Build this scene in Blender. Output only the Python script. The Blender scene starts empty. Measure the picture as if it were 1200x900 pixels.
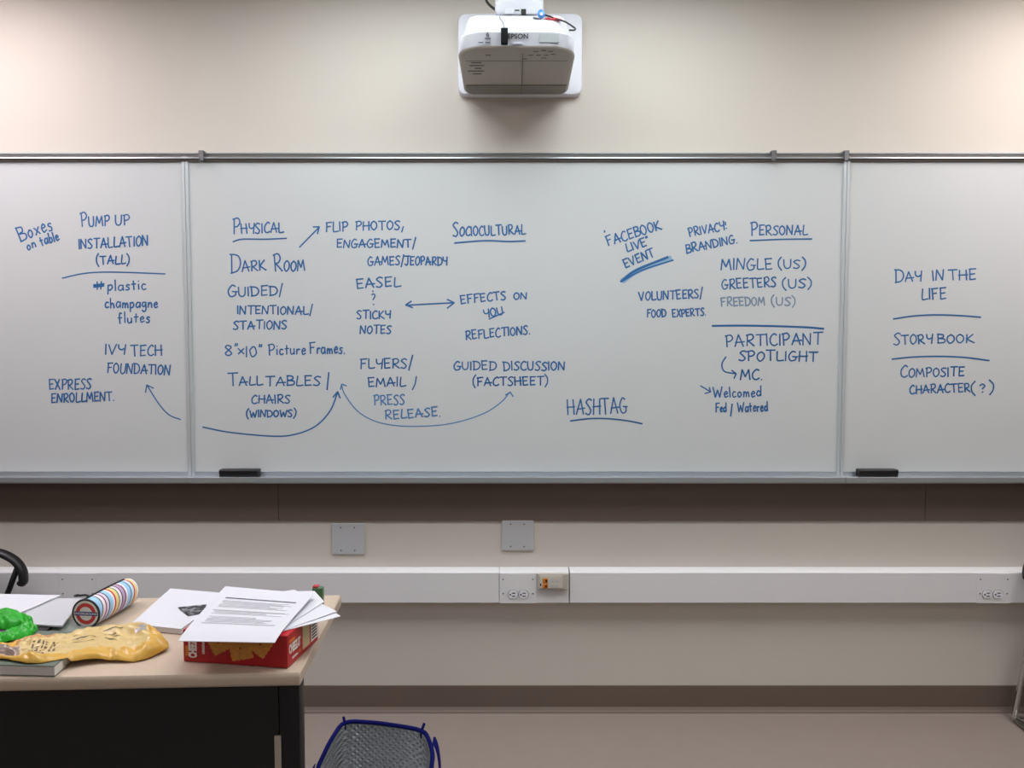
import bpy, bmesh, math, random
from mathutils import Vector, Matrix, noise
R = math.radians
random.seed(7)
sc = bpy.context.scene
COL = sc.collection

# ------------------------------------------------------------------ camera
F_PX, PITCH, CAM_H, CAM_D = 924.0, R(3.2), 1.42, 2.95
cd = bpy.data.cameras.new('camera'); cam = bpy.data.objects.new('camera', cd); COL.objects.link(cam)
cam.location = (0, -CAM_D, CAM_H); cam.rotation_euler = (R(90) - PITCH, 0, 0)
cd.sensor_width = 36; cd.lens = F_PX / 1200 * 36; cd.clip_start = .02
sc.camera = cam
# ------------------------------------------------------------------ world, exposure
w = bpy.data.worlds.new('world'); sc.world = w; w.use_nodes = True
w.node_tree.nodes['Background'].inputs[0].default_value = (.9, .92, 1, 1)
w.node_tree.nodes['Background'].inputs[1].default_value = .05
sc.view_settings.view_transform = 'Standard'; sc.view_settings.look = 'None'
sc.view_settings.gamma = 1; sc.view_settings.use_curve_mapping = False
sc.view_settings.exposure = 0.06
# lamp rows of the room: (x, y, strength, colour); every one is a ceiling troffer built below
LAMPS = [(-2.0, -.93, 13.2, (1, .91, .94)), (-.45, -.97, 7.6, (.92, 1, 1.01)), (.48, -.97, 7.6, (.92, 1, 1.01)), (2.05, -.93, 13.2, (1, .93, .91)),
         (-1.3, -3.3, 2.6, (.92, 1, 1.03)), (1.3, -3.3, 2.6, (.92, 1, 1.03)), (-3.4, -3.3, 2.6, (1, .93, .95)), (3.4, -3.3, 2.6, (1, .93, .95)),
         (-1.3, -5.4, 5, (.92, 1, 1.03)), (2.3, -5.4, 5, (.92, 1, 1.03))]
CEIL = 2.745

# ------------------------------------------------------------------ helpers
def ray(px, py):
    a = (px - 600) / F_PX; b = (450 - py) / F_PX
    c, s = math.cos(PITCH), math.sin(PITCH)
    return Vector((a, c + b * s, -s + b * c))
O = Vector((0, -CAM_D, CAM_H))
def at_z(px, py, z):
    d = ray(px, py); return O + d * ((z - CAM_H) / d.z)
def at_y(px, py, y):
    d = ray(px, py); return O + d * ((y + CAM_D) / d.y)
def lin(c):
    if isinstance(c, str): c = [int(c[i:i+2], 16) / 255 for i in (0, 2, 4)]
    return tuple((v / 12.92 if v <= .04045 else ((v + .055) / 1.055) ** 2.4) for v in c) + (1,)
def mat(name, c, rough=.6, metal=0, var=0, vscale=8, bump=0, bscale=200, coat=0, emit=0, spec=.5):
    m = bpy.data.materials.new(name); m.use_nodes = True
    nt = m.node_tree; p = nt.nodes['Principled BSDF']
    col = lin(c)
    p.inputs['Base Color'].default_value = col
    p.inputs['Roughness'].default_value = rough; p.inputs['Metallic'].default_value = metal
    p.inputs['Coat Weight'].default_value = coat; p.inputs['Specular IOR Level'].default_value = spec
    tc = nt.nodes.new('ShaderNodeTexCoord')
    if var:
        n = nt.nodes.new('ShaderNodeTexNoise'); n.inputs['Scale'].default_value = vscale; n.inputs['Detail'].default_value = 4
        mx = nt.nodes.new('ShaderNodeMix'); mx.data_type = 'RGBA'
        mx.inputs[6].default_value = tuple(v * (1 - var) for v in col[:3]) + (1,)
        mx.inputs[7].default_value = tuple(min(1, v * (1 + var)) for v in col[:3]) + (1,)
        nt.links.new(tc.outputs['Object'], n.inputs['Vector']); nt.links.new(n.outputs['Fac'], mx.inputs[0])
        nt.links.new(mx.outputs[2], p.inputs['Base Color'])
    if bump:
        n2 = nt.nodes.new('ShaderNodeTexNoise'); n2.inputs['Scale'].default_value = bscale; n2.inputs['Detail'].default_value = 3
        b = nt.nodes.new('ShaderNodeBump'); b.inputs['Strength'].default_value = bump; b.inputs['Distance'].default_value = .002
        nt.links.new(tc.outputs['Object'], n2.inputs['Vector']); nt.links.new(n2.outputs['Fac'], b.inputs['Height'])
        nt.links.new(b.outputs['Normal'], p.inputs['Normal'])
    if emit:
        p.inputs['Emission Color'].default_value = col; p.inputs['Emission Strength'].default_value = emit
    return m
def tag(o, label=None, cat=None, group=None, kind=None):
    if label: o['label'] = label
    if cat: o['category'] = cat
    if group: o['group'] = group
    if kind: o['kind'] = kind
    return o
def empty(name, loc, label, cat, group=None):
    o = bpy.data.objects.new(name, None); COL.objects.link(o); o.location = loc; o.empty_display_size = .05
    return tag(o, label, cat, group)
def rootloc(o):
    l = Vector((0, 0, 0))
    while o is not None: l += Vector(o.location); o = o.parent
    return l
def obj(name, bm, mats, parent=None, smooth=False, angle=None, label=None, base=None):
    """link bm (world coordinates) as one mesh object; a top-level one gets its origin at its base"""
    me = bpy.data.meshes.new(name)
    bmesh.ops.recalc_face_normals(bm, faces=bm.faces) if smooth != 'keep' else None
    if parent is not None: off = rootloc(parent)
    elif base is not None: off = Vector(base)
    else:
        xs = [v.co for v in bm.verts]
        off = Vector(((min(c.x for c in xs) + max(c.x for c in xs)) / 2, (min(c.y for c in xs) + max(c.y for c in xs)) / 2, min(c.z for c in xs)))
    bmesh.ops.translate(bm, verts=bm.verts, vec=-off)
    bm.to_mesh(me); bm.free()
    if not isinstance(mats, (list, tuple)): mats = [mats]
    for m in mats: me.materials.append(m)
    o = bpy.data.objects.new(name, me); COL.objects.link(o)
    if parent is not None: o.parent = parent
    else: o.location = off
    if smooth:
        for p in me.polygons: p.use_smooth = True
        if angle:
            for e in me.edges: pass
            me.set_sharp_from_angle(angle=R(angle))
    if label: o['label'] = label
    return o
def copy_tree(o, parent=None):
    c = o.copy(); COL.objects.link(c)
    if parent is not None: c.parent = parent
    for ch in list(o.children): copy_tree(ch, c)
    return c
def NB(): return bmesh.new()
def box(bm, x0, x1, y0, y1, z0, z1, bev=0, seg=2, mi=0, M=None):
    vs = [bm.verts.new((x, y, z)) for x in (x0, x1) for y in (y0, y1) for z in (z0, z1)]
    fs = [bm.faces.new([vs[i] for i in q]) for q in ((0,1,3,2),(4,6,7,5),(0,4,5,1),(2,3,7,6),(0,2,6,4),(1,5,7,3))]
    for f in fs: f.material_index = mi
    if bev:
        es = list({e for f in fs for e in f.edges})
        r = bmesh.ops.bevel(bm, geom=es, offset=bev, segments=seg, profile=.5, affect='EDGES')
        nv = {v for f in r['faces'] for v in f.verts} | {v for v in vs if v.is_valid}
        for f in r['faces']: f.material_index = mi
    else: nv = set(vs)
    if M is not None: bmesh.ops.transform(bm, matrix=M, verts=list(nv))
    return nv
def tube(bm, pts, r, n=10, mi=0, closed=False, rs=None, caps=True):
    pts = [Vector(p) for p in pts]; N = len(pts); rings = []
    up = None
    for i, p in enumerate(pts):
        a = pts[(i - 1) % N] if (closed or i > 0) else p
        b = pts[(i + 1) % N] if (closed or i < N - 1) else p
        t = (b - a).normalized()
        if up is None: up = t.orthogonal().normalized()
        else: up = (up - t * up.dot(t)).normalized()
        s = t.cross(up); rr = rs[i] if rs else r
        rings.append([bm.verts.new(p + (up * math.cos(k * 2 * math.pi / n) + s * math.sin(k * 2 * math.pi / n)) * rr) for k in range(n)])
    for i in range(N if closed else N - 1):
        A, B = rings[i], rings[(i + 1) % N]
        for k in range(n):
            bm.faces.new((A[k], A[(k + 1) % n], B[(k + 1) % n], B[k])).material_index = mi
    if not closed and caps:
        bm.faces.new(rings[0]).material_index = mi; bm.faces.new(rings[-1][::-1]).material_index = mi
def spline(pts, sub=6, closed=False):
    pts = [Vector(p) for p in pts]; n = len(pts); out = []
    for i in range(n if closed else n - 1):
        p1, p2 = pts[i], pts[(i + 1) % n]
        p0 = pts[(i - 1) % n] if (closed or i > 0) else p1 * 2 - p2
        p3 = pts[(i + 2) % n] if (closed or i < n - 2) else p2 * 2 - p1
        for k in range(sub):
            t = k / sub
            out.append(.5 * ((2 * p1) + (p2 - p0) * t + (2 * p0 - 5 * p1 + 4 * p2 - p3) * t * t + (3 * p1 - p0 - 3 * p2 + p3) * t ** 3))
    if not closed: out.append(pts[-1])
    return out
def rrect(cx, cy, hx, hy, r, n=6):
    out = []
    for sx, sy, a0 in ((1, 1, 0), (-1, 1, 90), (-1, -1, 180), (1, -1, 270)):
        for k in range(n + 1):
            a = R(a0 + 90 * k / n)
            out.append((cx + sx * (hx - r) + r * math.cos(a), cy + sy * (hy - r) + r * math.sin(a)))
    return out
def loft(bm, rings, cap0=True, cap1=True, mis=None, closed=True):
    rv = [[bm.verts.new(p) for p in r] for r in rings]; n = len(rv[0])
    for i in range(len(rv) - 1):
        for k in range(n if closed else n - 1):
            f = bm.faces.new((rv[i][k], rv[i][(k + 1) % n], rv[i + 1][(k + 1) % n], rv[i + 1][k]))
            if mis: f.material_index = mis[i]
    if cap0: bm.faces.new(rv[0][::-1]).material_index = mis[0] if mis else 0
    if cap1: bm.faces.new(rv[-1]).material_index = mis[-1] if mis else 0
    return rv
def disc_y(bm, c, r, y0, y1, n=20, mi=0, rz=None):
    """short cylinder along Y, facing the room"""
    rz = rz or r
    a = [(c[0] + r * math.cos(2 * math.pi * k / n), c[1] + rz * math.sin(2 * math.pi * k / n)) for k in range(n)]
    loft(bm, [[(x, y0, z) for x, z in a], [(x, y1, z) for x, z in a]], mis=[mi])
def text_bm(bm, s, size, M, bold=0, mi=0, extr=.0002):
    cu = bpy.data.curves.new('lettering', 'FONT'); cu.body = s; cu.size = size; cu.align_x = 'CENTER'; cu.align_y = 'CENTER'
    cu.offset = bold; cu.extrude = extr; cu.resolution_u = 4
    o = bpy.data.objects.new('lettering', cu); COL.objects.link(o)
    dg = bpy.context.evaluated_depsgraph_get(); dg.update()
    me = bpy.data.meshes.new_from_object(o.evaluated_get(dg))
    n0 = len(bm.verts); f0 = len(bm.faces)
    bm.from_mesh(me); bm.verts.ensure_lookup_table(); bm.faces.ensure_lookup_table()
    bmesh.ops.transform(bm, matrix=M, verts=bm.verts[n0:])
    for f in bm.faces[f0:]: f.material_index = mi
    bpy.data.objects.remove(o); bpy.data.curves.remove(cu); bpy.data.meshes.remove(me)
def frame_m(o, ux, uy):
    """matrix taking local x,y to directions ux, uy at origin o"""
    ux = Vector(ux).normalized(); uz = ux.cross(Vector(uy)).normalized(); uy = uz.cross(ux)
    M = Matrix((ux, uy, uz)).transposed().to_4x4(); M.translation = Vector(o); return M

# ------------------------------------------------------------------ materials
WALL = mat('wall_paint', 'CFC8BF', .75, var=.015, vscale=3, bump=.12, bscale=350)
WALL_B = mat('far_wall_paint', 'B5AEA3', .8)
CEILM = mat('ceiling_tile', 'E4E2DC', .9, bump=.2, bscale=120)
FLOOR = mat('floor_vinyl', '948780', .38, var=.06, vscale=14)
BROWN = mat('brown_vinyl', '6B5C53', .55, var=.04, vscale=5)
SEAM = mat('dark_seam', '2A221D', .8)
BOARD = mat('whiteboard_enamel', 'CBCED0', .22, var=.01, vscale=2, coat=0)
ALU = mat('brushed_aluminium', 'B4BAC0', .38, .75)
ALU_L = mat('satin_aluminium', 'C4CACE', .45, .35)
RAIL_DARK = mat('rail_insert_and_shade', '6E6966', .6, .2)
CHROME = mat('chrome', 'C8C8C8', .12, 1)
STEEL = mat('dull_steel', '77777A', .4, .8)
BLACK = mat('black_plastic', '17161A', .45)
BLACKM = mat('black_metal', '131218', .42, .2)
FELT = mat('eraser_felt', '1E1E22', .95, bump=.4, bscale=500)
PLATE = mat('pale_grey_plastic', 'BDBEC2', .5)
RACE = mat('raceway_enamel', 'E2E1E4', .5)
DARK = mat('socket_dark', '141312', .7)
WHITEP = mat('white_plastic', 'E9E9F0', .42)
ORANGE = mat('orange_plastic', 'D8801E', .5)
PAPER = mat('white_paper', 'D2D1D9', .75)
PAPER2 = mat('page_edges', 'D5CFC8', .85, var=.06, vscale=120)
PRINT_L = mat('grey_print', 'B9B8BE', .85)
PRINT_D = mat('dark_print', '55565C', .85)
INK = [mat('blue_marker_ink', '1D609A', .5), mat('faded_blue_marker_ink', '4A7DB0', .55), mat('grey_blue_marker_ink', '71879F', .6), mat('pale_blue_marker_smear', '86A9C6', .5)]

# ------------------------------------------------------------------ room shell
RX0, RX1, RY0 = -4.2, 4.2, -6.6
def slab(name, mats, *b, **k):
    bm = NB(); box(bm, *b, **k); o = obj(name, bm, mats); o['kind'] = 'structure'; return o
slab('floor', FLOOR, RX0, RX1, RY0, 0, -.1, 0)
slab('ceiling', CEILM, RX0, RX1, RY0, 0, CEIL, CEIL + .1)
bm = NB(); box(bm, RX0, RX1, 0, .12, 0, CEIL)
for px in (327, 1083):
    p = at_y(px, 636, 0); box(bm, p.x - .0008, p.x + .0008, -.0006, .0, .37, .80)
o = obj('wall_back', bm, WALL); o['kind'] = 'structure'
slab('wall_left', WALL_B, RX0 - .1, RX0, RY0, 0, 0, CEIL)
slab('wall_right', WALL_B, RX1, RX1 + .1, RY0, 0, 0, CEIL)
slab('wall_front', WALL_B, RX0, RX1, RY0 - .1, RY0, 0, CEIL)
zb0 = at_y(600, 803, 0).z
bm = NB()
prof = [(0, zb0), (-.006, zb0), (-.006, .018), (-.012, .009), (-.022, .003), (-.022, 0), (0, 0)]
loft(bm, [[(x, y - .0005, z) for y, z in prof] for x in (RX0, RX1)])
obj('baseboard_back', bm, BROWN)['kind'] = 'structure'
zs0, zs1 = at_y(600, 610, 0).z, at_y(600, 556, 0).z
bm = NB(); xs = [RX0, at_y(327, 600, 0).x, at_y(1083, 600, 0).x, RX1]
for a, b in zip(xs, xs[1:]): box(bm, a + .0012, b - .0012, -.007, -.0005, zs0, zs1)
box(bm, RX0, RX1, -.004, -.0004, zs0 + .001, zs1, mi=1)  # dark backing that shows in the strip joints
obj('trim_1', bm, [BROWN, SEAM])['kind'] = 'structure'

# ------------------------------------------------------------------ ceiling lamps
for i, (x, y, st, c) in enumerate(LAMPS):
    em = bpy.data.materials.new('lit_diffuser'); em.use_nodes = True
    p = em.node_tree.nodes['Principled BSDF']; p.inputs['Base Color'].default_value = (.8, .8, .8, 1)
    p.inputs['Emission Color'].default_value = c + (1,); p.inputs['Emission Strength'].default_value = st
    side = ['leftmost of four nearest the whiteboard wall', 'just left of the projector', 'just right of the projector', 'rightmost of four nearest the whiteboard wall', 'left inner one of the second row',
            'right inner one of the second row', 'far left one of the second row', 'far right one of the second row', 'left one of the rear row', 'right one of the rear row'][i]
    t = empty('ceiling_light', (x, y, CEIL), 'recessed fluorescent ceiling light, ' + side, 'ceiling light', 'ceiling lights')
    bm = NB()
    for b in ((x - .31, x - .29, y - .61, y + .61), (x + .29, x + .31, y - .61, y + .61), (x - .29, x + .29, y - .61, y - .59), (x - .29, x + .29, y + .59, y + .61)):
        box(bm, *b, CEIL - .008, CEIL - .0005)
    obj('lamp_frame', bm, WHITEP, t)
    bm = NB(); box(bm, x - .29, x + .29, y - .59, y + .59, CEIL - .006, CEIL - .0008); obj('diffuser', bm, em, t)

# ------------------------------------------------------------------ handwriting: a stroke alphabet
GL = {
'A': (.75, "0,0 .35,1 .7,0|.05,.34 .82,.4"), 'B': (.6, ".05,1 .06,0|~0,1 .48,.92 .45,.62 .08,.52|~.1,.52 .6,.42 .55,.08 0,0"),
'C': (.6, "~.6,.88 .38,1 .06,.62 .1,.15 .38,0 .65,.14"), 'D': (.7, ".06,1 .1,0|~-.06,1 .5,.9 .7,.5 .5,.1 .02,-.02"),
'E': (.6, ".06,1 .08,.02 .58,.07|.0,1 .6,1.02|.05,.52 .5,.56"), 'F': (.6, ".1,1 .09,0|0,.97 .64,1.02|.08,.53 .5,.57"),
'G': (.7, "~.58,.92 .3,1 .02,.5 .2,.02 .58,.1 .62,.42|.34,.45 .76,.43"), 'H': (.7, ".05,1 .05,0|.62,1 .66,0|-.04,.5 .76,.53"),
'I': (.12, ".06,1 .06,0"), 'J': (.6, "-.1,1 .72,1.02|~.42,1 .42,.2 .22,-.05 0,.12"), 'K': (.65, ".06,1 .05,0|.58,1 .08,.45 .7,.0"),
'L': (.55, "~.1,1 .06,.25 .1,.02 .3,.0 .62,.06"), 'M': (.85, "0,0 .12,1 .42,.3 .7,1 .85,0"), 'N': (.7, "0,0 .06,1 .6,.02 .68,1"),
'O': (.65, "~.36,1 .08,.75 .05,.3 .3,0 .6,.3 .6,.75 .34,1"), 'P': (.6, ".1,1 .1,0|~-.02,.95 .42,1.02 .6,.76 .4,.5 .1,.45"),
'R': (.66, ".08,1 .08,0|~-.02,.95 .42,1.02 .58,.76 .4,.52 .1,.46|.14,.46 .68,.0"), 'S': (.55, "~.58,.9 .34,1 .06,.8 .3,.53 .5,.25 .3,0 -.02,.08"),
'T': (.7, "-.02,1 .76,1.02|.36,1 .37,0"), 'U': (.65, "~.03,1 .05,.25 .28,0 .56,.2 .62,1"), 'V': (.65, "0,1 .3,0 .66,1.02"),
'W': (.9, "0,1 .2,0 .45,.7 .65,0 .92,1"), 'X': (.6, "0,1 .6,0|.58,1 0,0"), 'Y': (.6, "~.02,1 .06,.62 .3,.48 .56,.6|.62,1 .54,-.02"),
'8': (.5, "~.45,.9 .2,1 .05,.8 .3,.52 .5,.22 .25,0 .03,.22 .25,.5 .47,.78 .4,.95"), '1': (.1, ".06,1 .05,-.15"), '0': (.5, "~.28,.95 .04,.55 .2,-.12 .5,.2 .42,.85 .2,.92"),
'(': (.3, "~.3,1.3 .05,.85 .05,.25 .28,-.25"), ')': (.3, "~0,1.3 .27,.85 .25,.25 .0,-.25"), '/': (.3, ".32,1.3 .02,-.2"), ',': (.2, ".2,.4 .05,-.3"),
'.': (.12, ".05,.02 .1,.0"), ':': (.15, ".08,.9 .06,.55|.08,.2 .1,.17"), '"': (.25, ".08,1.15 .04,.9|.22,1.15 .18,.9"), "'": (.12, ".06,1.1 .06,.9"),
'?': (.4, "~.05,.8 .25,.95 .4,.75 .2,.45|.2,.12 .22,.08"), '#': (.8, "0,.65 .8,.7|.0,.35 .75,.4|.3,1 .25,0|.6,1 .5,0|.02,.5 .75,.55"),
'a': (.45, "~.4,.5 .15,.52 .03,.2 .18,0 .38,.2|.42,.55 .44,0"), 'b': (.42, ".05,1 .05,0|~.05,.4 .3,.5 .4,.2 .2,0 .05,.08"), 'c': (.36, "~.36,.48 .15,.52 .03,.25 .15,0 .38,.08"),
'd': (.45, "~.38,.4 .15,.5 .03,.2 .2,0 .4,.2|.42,1 .44,0"), 'e': (.4, "~.05,.28 .36,.34 .25,.55 .06,.35 .15,0 .42,.1"), 'f': (.35, "~.36,.95 .18,.95 .14,.6 .14,-.05|0,.5 .36,.54"),
'g': (.42, "~.38,.5 .15,.52 .04,.25 .2,.08 .38,.3|~.4,.55 .4,-.2 .2,-.42 .02,-.25"), 'h': (.42, ".05,1 .05,0|~.05,.3 .22,.5 .36,.35 .4,0"), 'i': (.12, ".06,.5 .06,0|.07,.78 .09,.76"),
'l': (.12, ".06,1 .07,0"), 'm': (.6, ".04,.52 .04,0|~.04,.3 .18,.5 .28,.3 .3,0|~.3,.3 .44,.5 .54,.3 .58,0"), 'n': (.42, ".04,.52 .04,0|~.04,.3 .22,.5 .36,.35 .4,0"),
'o': (.42, "~.22,.52 .04,.3 .15,.0 .38,.2 .34,.46 .18,.52"), 'p': (.42, ".05,.52 .04,-.4|~.05,.4 .28,.52 .4,.25 .22,.0 .05,.08"), 'r': (.32, ".05,.52 .05,0|~.05,.3 .18,.5 .34,.46"),
's': (.34, "~.34,.48 .16,.52 .08,.38 .28,.2 .22,.0 .0,.04"), 't': (.35, ".16,.85 .18,.0|.0,.52 .36,.55"), 'u': (.42, "~.04,.52 .06,.1 .2,0 .36,.15|.38,.52 .4,0"),
'w': (.6, ".0,.52 .15,.02 .3,.4 .44,.02 .6,.54"), 'x': (.4, "0,.52 .4,0|.38,.52 .02,0"),
}
YB = -.026                       # front plane of the enamel
def parse(ch):
    wd, s = GL[ch]; out = []
    for st in s.split('|'):
        sm = st.startswith('~')
        pts = [Vector((float(a.split(',')[0]), float(a.split(',')[1]), 0)) for a in st.lstrip('~').split()]
        out.append(spline(pts, 5) if sm else pts)
    return wd, out
def word_px(s, x0, y0, x1, y1, h, cap=1.0, gap=.17):
    """strokes of one word in photograph pixels, between two baseline points"""
    adv = []; X = 0
    for i, ch in enumerate(s):
        wd = GL[ch][0] * ((1 + (cap - 1) * .6) if i == 0 else 1); adv.append(X); X += wd + gap
    X -= gap; L = math.hypot(x1 - x0, y1 - y0); ux = ((x1 - x0) / L, (y1 - y0) / L); uy = (ux[1], -ux[0]); k = L / X
    out = []
    for i, ch in enumerate(s):
        _, sts = parse(ch); cw = (1 + (cap - 1) * .6) if i == 0 else 1; chh = h * (cap if i == 0 else random.uniform(.94, 1.06))
        dy = random.uniform(-.04, .04) * h; sh = random.uniform(-.05, .08)
        for st in sts:
            q = []
            for p in st:
                a = adv[i] * k + p.x * cw * k + p.y * chh * sh; b = p.y * chh + dy + random.uniform(-.012, .012) * h
                q.append((x0 + ux[0] * a + uy[0] * b, y0 + ux[1] * a + uy[1] * b))
            out.append(q)
    return out
def ribbon(bm, pts, w, y):
    P = [at_y(px, py, y) for px, py in pts]; n = len(P)
    L = [];
    for i, p in enumerate(P):
        a = P[max(i - 1, 0)]; b = P[min(i + 1, n - 1)]
        t = Vector((b.x - a.x, 0, b.z - a.z))
        if t.length < 1e-6: t = Vector((1, 0, 0))
        t.normalize(); nrm = Vector((-t.z, 0, t.x))
        if i in (0, n - 1): p = p + t * (w * .45 * (-1 if i == 0 else 1))
        k = 1.0
        if 0 < i < n - 1:
            d1 = (P[i] - a).normalized(); d2 = (b - P[i]).normalized(); k = 1 / max(.55, math.sqrt(max(0, (1 + d1.dot(d2)) / 2)))
        L.append((bm.verts.new(p + nrm * w * k), bm.verts.new(p - nrm * w * k)))
    for a, b in zip(L, L[1:]):
        bm.faces.new((a[0], b[0], b[1], a[1]))
def note(parent, text, strokes, ink=0, w=.0027):
    """one written note; lines that stand well apart become writing parts of their own"""
    runs = []
    for st in strokes:                                   # split at sharp corners
        ww, pts = (st[0], st[1]) if isinstance(st[0], (int, float)) else (w, st)
        ww *= random.uniform(.9, 1.08); run = [pts[0]]
        for i in range(1, len(pts)):
            run.append(pts[i])
            if i < len(pts) - 1:
                a = Vector(pts[i]) - Vector(pts[i - 1]); b = Vector(pts[i + 1]) - Vector(pts[i])
                if a.length > 1e-6 and b.length > 1e-6 and a.angle(b) > R(50): runs.append((ww, run)); run = [pts[i]]
        runs.append((ww, run))
    bb = [(min(a[0] for a in p), max(a[0] for a in p), min(a[1] for a in p), max(a[1] for a in p)) for _, p in runs]
    lab = list(range(len(runs)))
    for a in range(len(runs)):
        for b in range(a):
            if lab[a] == lab[b]: continue
            A, B = bb[a], bb[b]; gx = max(0, A[0] - B[1], B[0] - A[1]); gy = max(0, A[2] - B[3], B[2] - A[3])
            if math.hypot(gx, gy) < max(5.5, .47 * max(A[1] - A[0], A[3] - A[2], B[1] - B[0], B[3] - B[2])):
                x, y = lab[a], lab[b]; lab = [y if q == x else q for q in lab]
    for g in sorted(set(lab)):
        bm = NB()
        for k, (ww, p) in enumerate(r for r, q in zip(runs, lab) if q == g): ribbon(bm, p, ww, YB - .0003 - .00002 * (k % 45))
        obj('marker_writing', bm, INK[ink], parent, smooth='keep', label=text)
def sm(*p, sub=8): return [(v.x, v.y) for v in spline([(a, b, 0) for a, b in p], sub)]
W = word_px

# ------------------------------------------------------------------ whiteboards
zt, zbm = at_y(600, 184, YB).z, at_y(600, 556, YB).z
xl, xr = at_y(221, 370, YB).x, at_y(988, 370, YB).x
LBL = ['left whiteboard cut by the edge of the photo, notes about installation and enrollment',
       'wide middle whiteboard full of blue notes below the projector',
       'right whiteboard with day in the life and story book notes']
boards = []
for i, (a, b) in enumerate(((xl - 2.44, xl), (xl, xr), (xr, xr + 2.44))):
    t = empty('whiteboard', ((a + b) / 2, 0, zbm), LBL[i], 'whiteboard', 'whiteboards along the wall')
    bm = NB(); box(bm, a + .001, b - .001, YB, -.008, zbm, zt); obj('writing_surface', bm, BOARD, t)
    bm = NB()                                                   # aluminium joint strips, half on each panel
    hw = .0125
    box(bm, b - hw, b - .0004, YB - .006, -.008, zbm - .01, zt, bev=.002)
    obj('side_strip', bm, ALU_L, t); bm = NB()
    box(bm, a + .0004, a + hw, YB - .006, -.008, zbm - .01, zt, bev=.002)
    obj('side_strip', bm, ALU_L, t)
    # top map rail : stepped aluminium profile with a tackable insert
    z0, z1 = at_y(600, 189, -.035).z, at_y(600, 178.5, -.035).z; H = z1 - z0
    bm = NB()
    pr = [(-.008, z1), (-.030, z1), (-.034, z1 - .15 * H), (-.030, z1 - .22 * H), (-.030, z1 - .52 * H), (-.040, z1 - .58 * H), (-.042, z1 - .72 * H),
          (-.036, z1 - .78 * H), (-.033, z0), (-.008, z0)]
    loft(bm, [[(x, y, z) for y, z in pr] for x in (a + .0006, b - .0006)])
    for f in bm.faces:
        zc_ = sum(v.co.z for v in f.verts) / len(f.verts)
        if len(f.verts) == 4 and (z1 - .53 * H < zc_ < z1 - .21 * H or zc_ < z1 - .66 * H): f.material_index = 1  # tackable insert, and shade painted dark on the down-facing lower face
    obj('map_rail', bm, [ALU, RAIL_DARK], t)
    # marker tray
    za, zb_ = at_y(600, 552.5, YB - .003).z, at_y(600, 562, YB - .06).z
    bm = NB()
    pr = [(-.008, za), (-.031, za), (-.031, zb_ + .004), (-.072, zb_ + .003), (-.078, zb_ + .008), (-.083, zb_ + .006), (-.084, zb_ - .010), (-.076, zb_ - .016), (-.008, zb_ - .014)]
    loft(bm, [[(x, y, z) for y, z in pr] for x in (a + .0008, b - .0008)])
    obj('marker_tray', bm, ALU, t)
    boards.append(t)
TRAY_Z = zb_ + .0042
B0, B1, B2 = boards
# left board notes
note(B0, 'blue handwriting reading Boxes on table, slanting up', W('Boxes', 24, 283, 62, 269, 17) + W('on', 32.5, 293, 42.5, 289.5, 11) + W('table', 48.5, 288, 69.5, 281.5, 12))
note(B0, 'blue handwriting reading PUMP UP INSTALLATION (TALL), ruled off below', W('PUMP', 95.4, 266, 128, 264, 12, 1.35) + W('UP', 135, 263.6, 152, 263.6, 12) + W('INSTALLATION', 92.4, 291.5, 173.5, 287.6, 11.5) + W('(TALL)', 113, 310, 151.5, 309, 10)
     + [sm((73, 326), (95, 321), (118, 319), (150, 319.3), (193.6, 321))])
note(B0, 'blue handwriting reading # plastic champagne flutes', W('#', 110, 340, 123, 339, 9) + W('plastic', 126, 340.5, 171, 339, 12) + W('champagne', 123, 361, 184.6, 360.5, 12) + W('flutes', 138.7, 378.5, 175.6, 377.5, 12))
note(B0, 'blue handwriting reading IVY TECH FOUNDATION', W('IVY', 123, 415.5, 146.5, 415, 12) + W('TECH', 153.7, 417.5, 189.7, 417, 12.5) + W('FOUNDATION', 125.5, 437, 199, 439.5, 11.5))
note(B0, 'blue handwriting reading EXPRESS ENROLLMENT', W('EXPRESS', 57.6, 456.6, 106.5, 456, 11.5) + W('ENROLLMENT.', 60, 472, 133.6, 469.5, 10.5))
note(B0, 'curved blue arrow pointing up', [sm((211.6, 491.7), (198, 486), (186, 473), (172.6, 452)), [(170.5, 460), (172, 451.2), (180, 455)]], w=.0024)
# middle board notes
note(B1, 'blue handwriting reading PHYSICAL, underlined', W('PHYSICAL', 273, 274, 332, 272.6, 11.7, 1.55) + [sm((273, 283.3), (284, 280.3), (310, 280.3), (335.8, 279.3))])
note(B1, 'small blue arrow up to flip photos', [[(351, 289.7), (374, 266.3)], [(367, 266), (374.2, 265.8), (372, 274)]])
note(B1, 'blue handwriting reading DARK ROOM', W('DARK', 270, 319.7, 311.5, 317, 12.5, 1.75) + W('ROOM', 322, 318.5, 357, 317, 12.5, 1.6))
note(B1, 'blue handwriting reading GUIDED / INTENTIONAL / STATIONS', W('GUIDED/', 267, 347.5, 331, 346, 10.8, 1.2) + W('INTENTIONAL/', 278, 368, 366, 368.5, 9.6) + W('STATIONS', 273.3, 386, 336, 385.6, 9.6))
note(B1, 'blue handwriting reading 8" x 10" Picture Frames', W('8"', 263.7, 416.3, 278, 416.3, 12) + W('x', 279, 415, 286, 415, 12) + W('10"', 288, 416.5, 307, 416.5, 11) + W('Picture', 314.7, 416, 358, 415, 12.5) + W('Frames.', 363, 414.5, 404, 414, 13))
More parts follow.
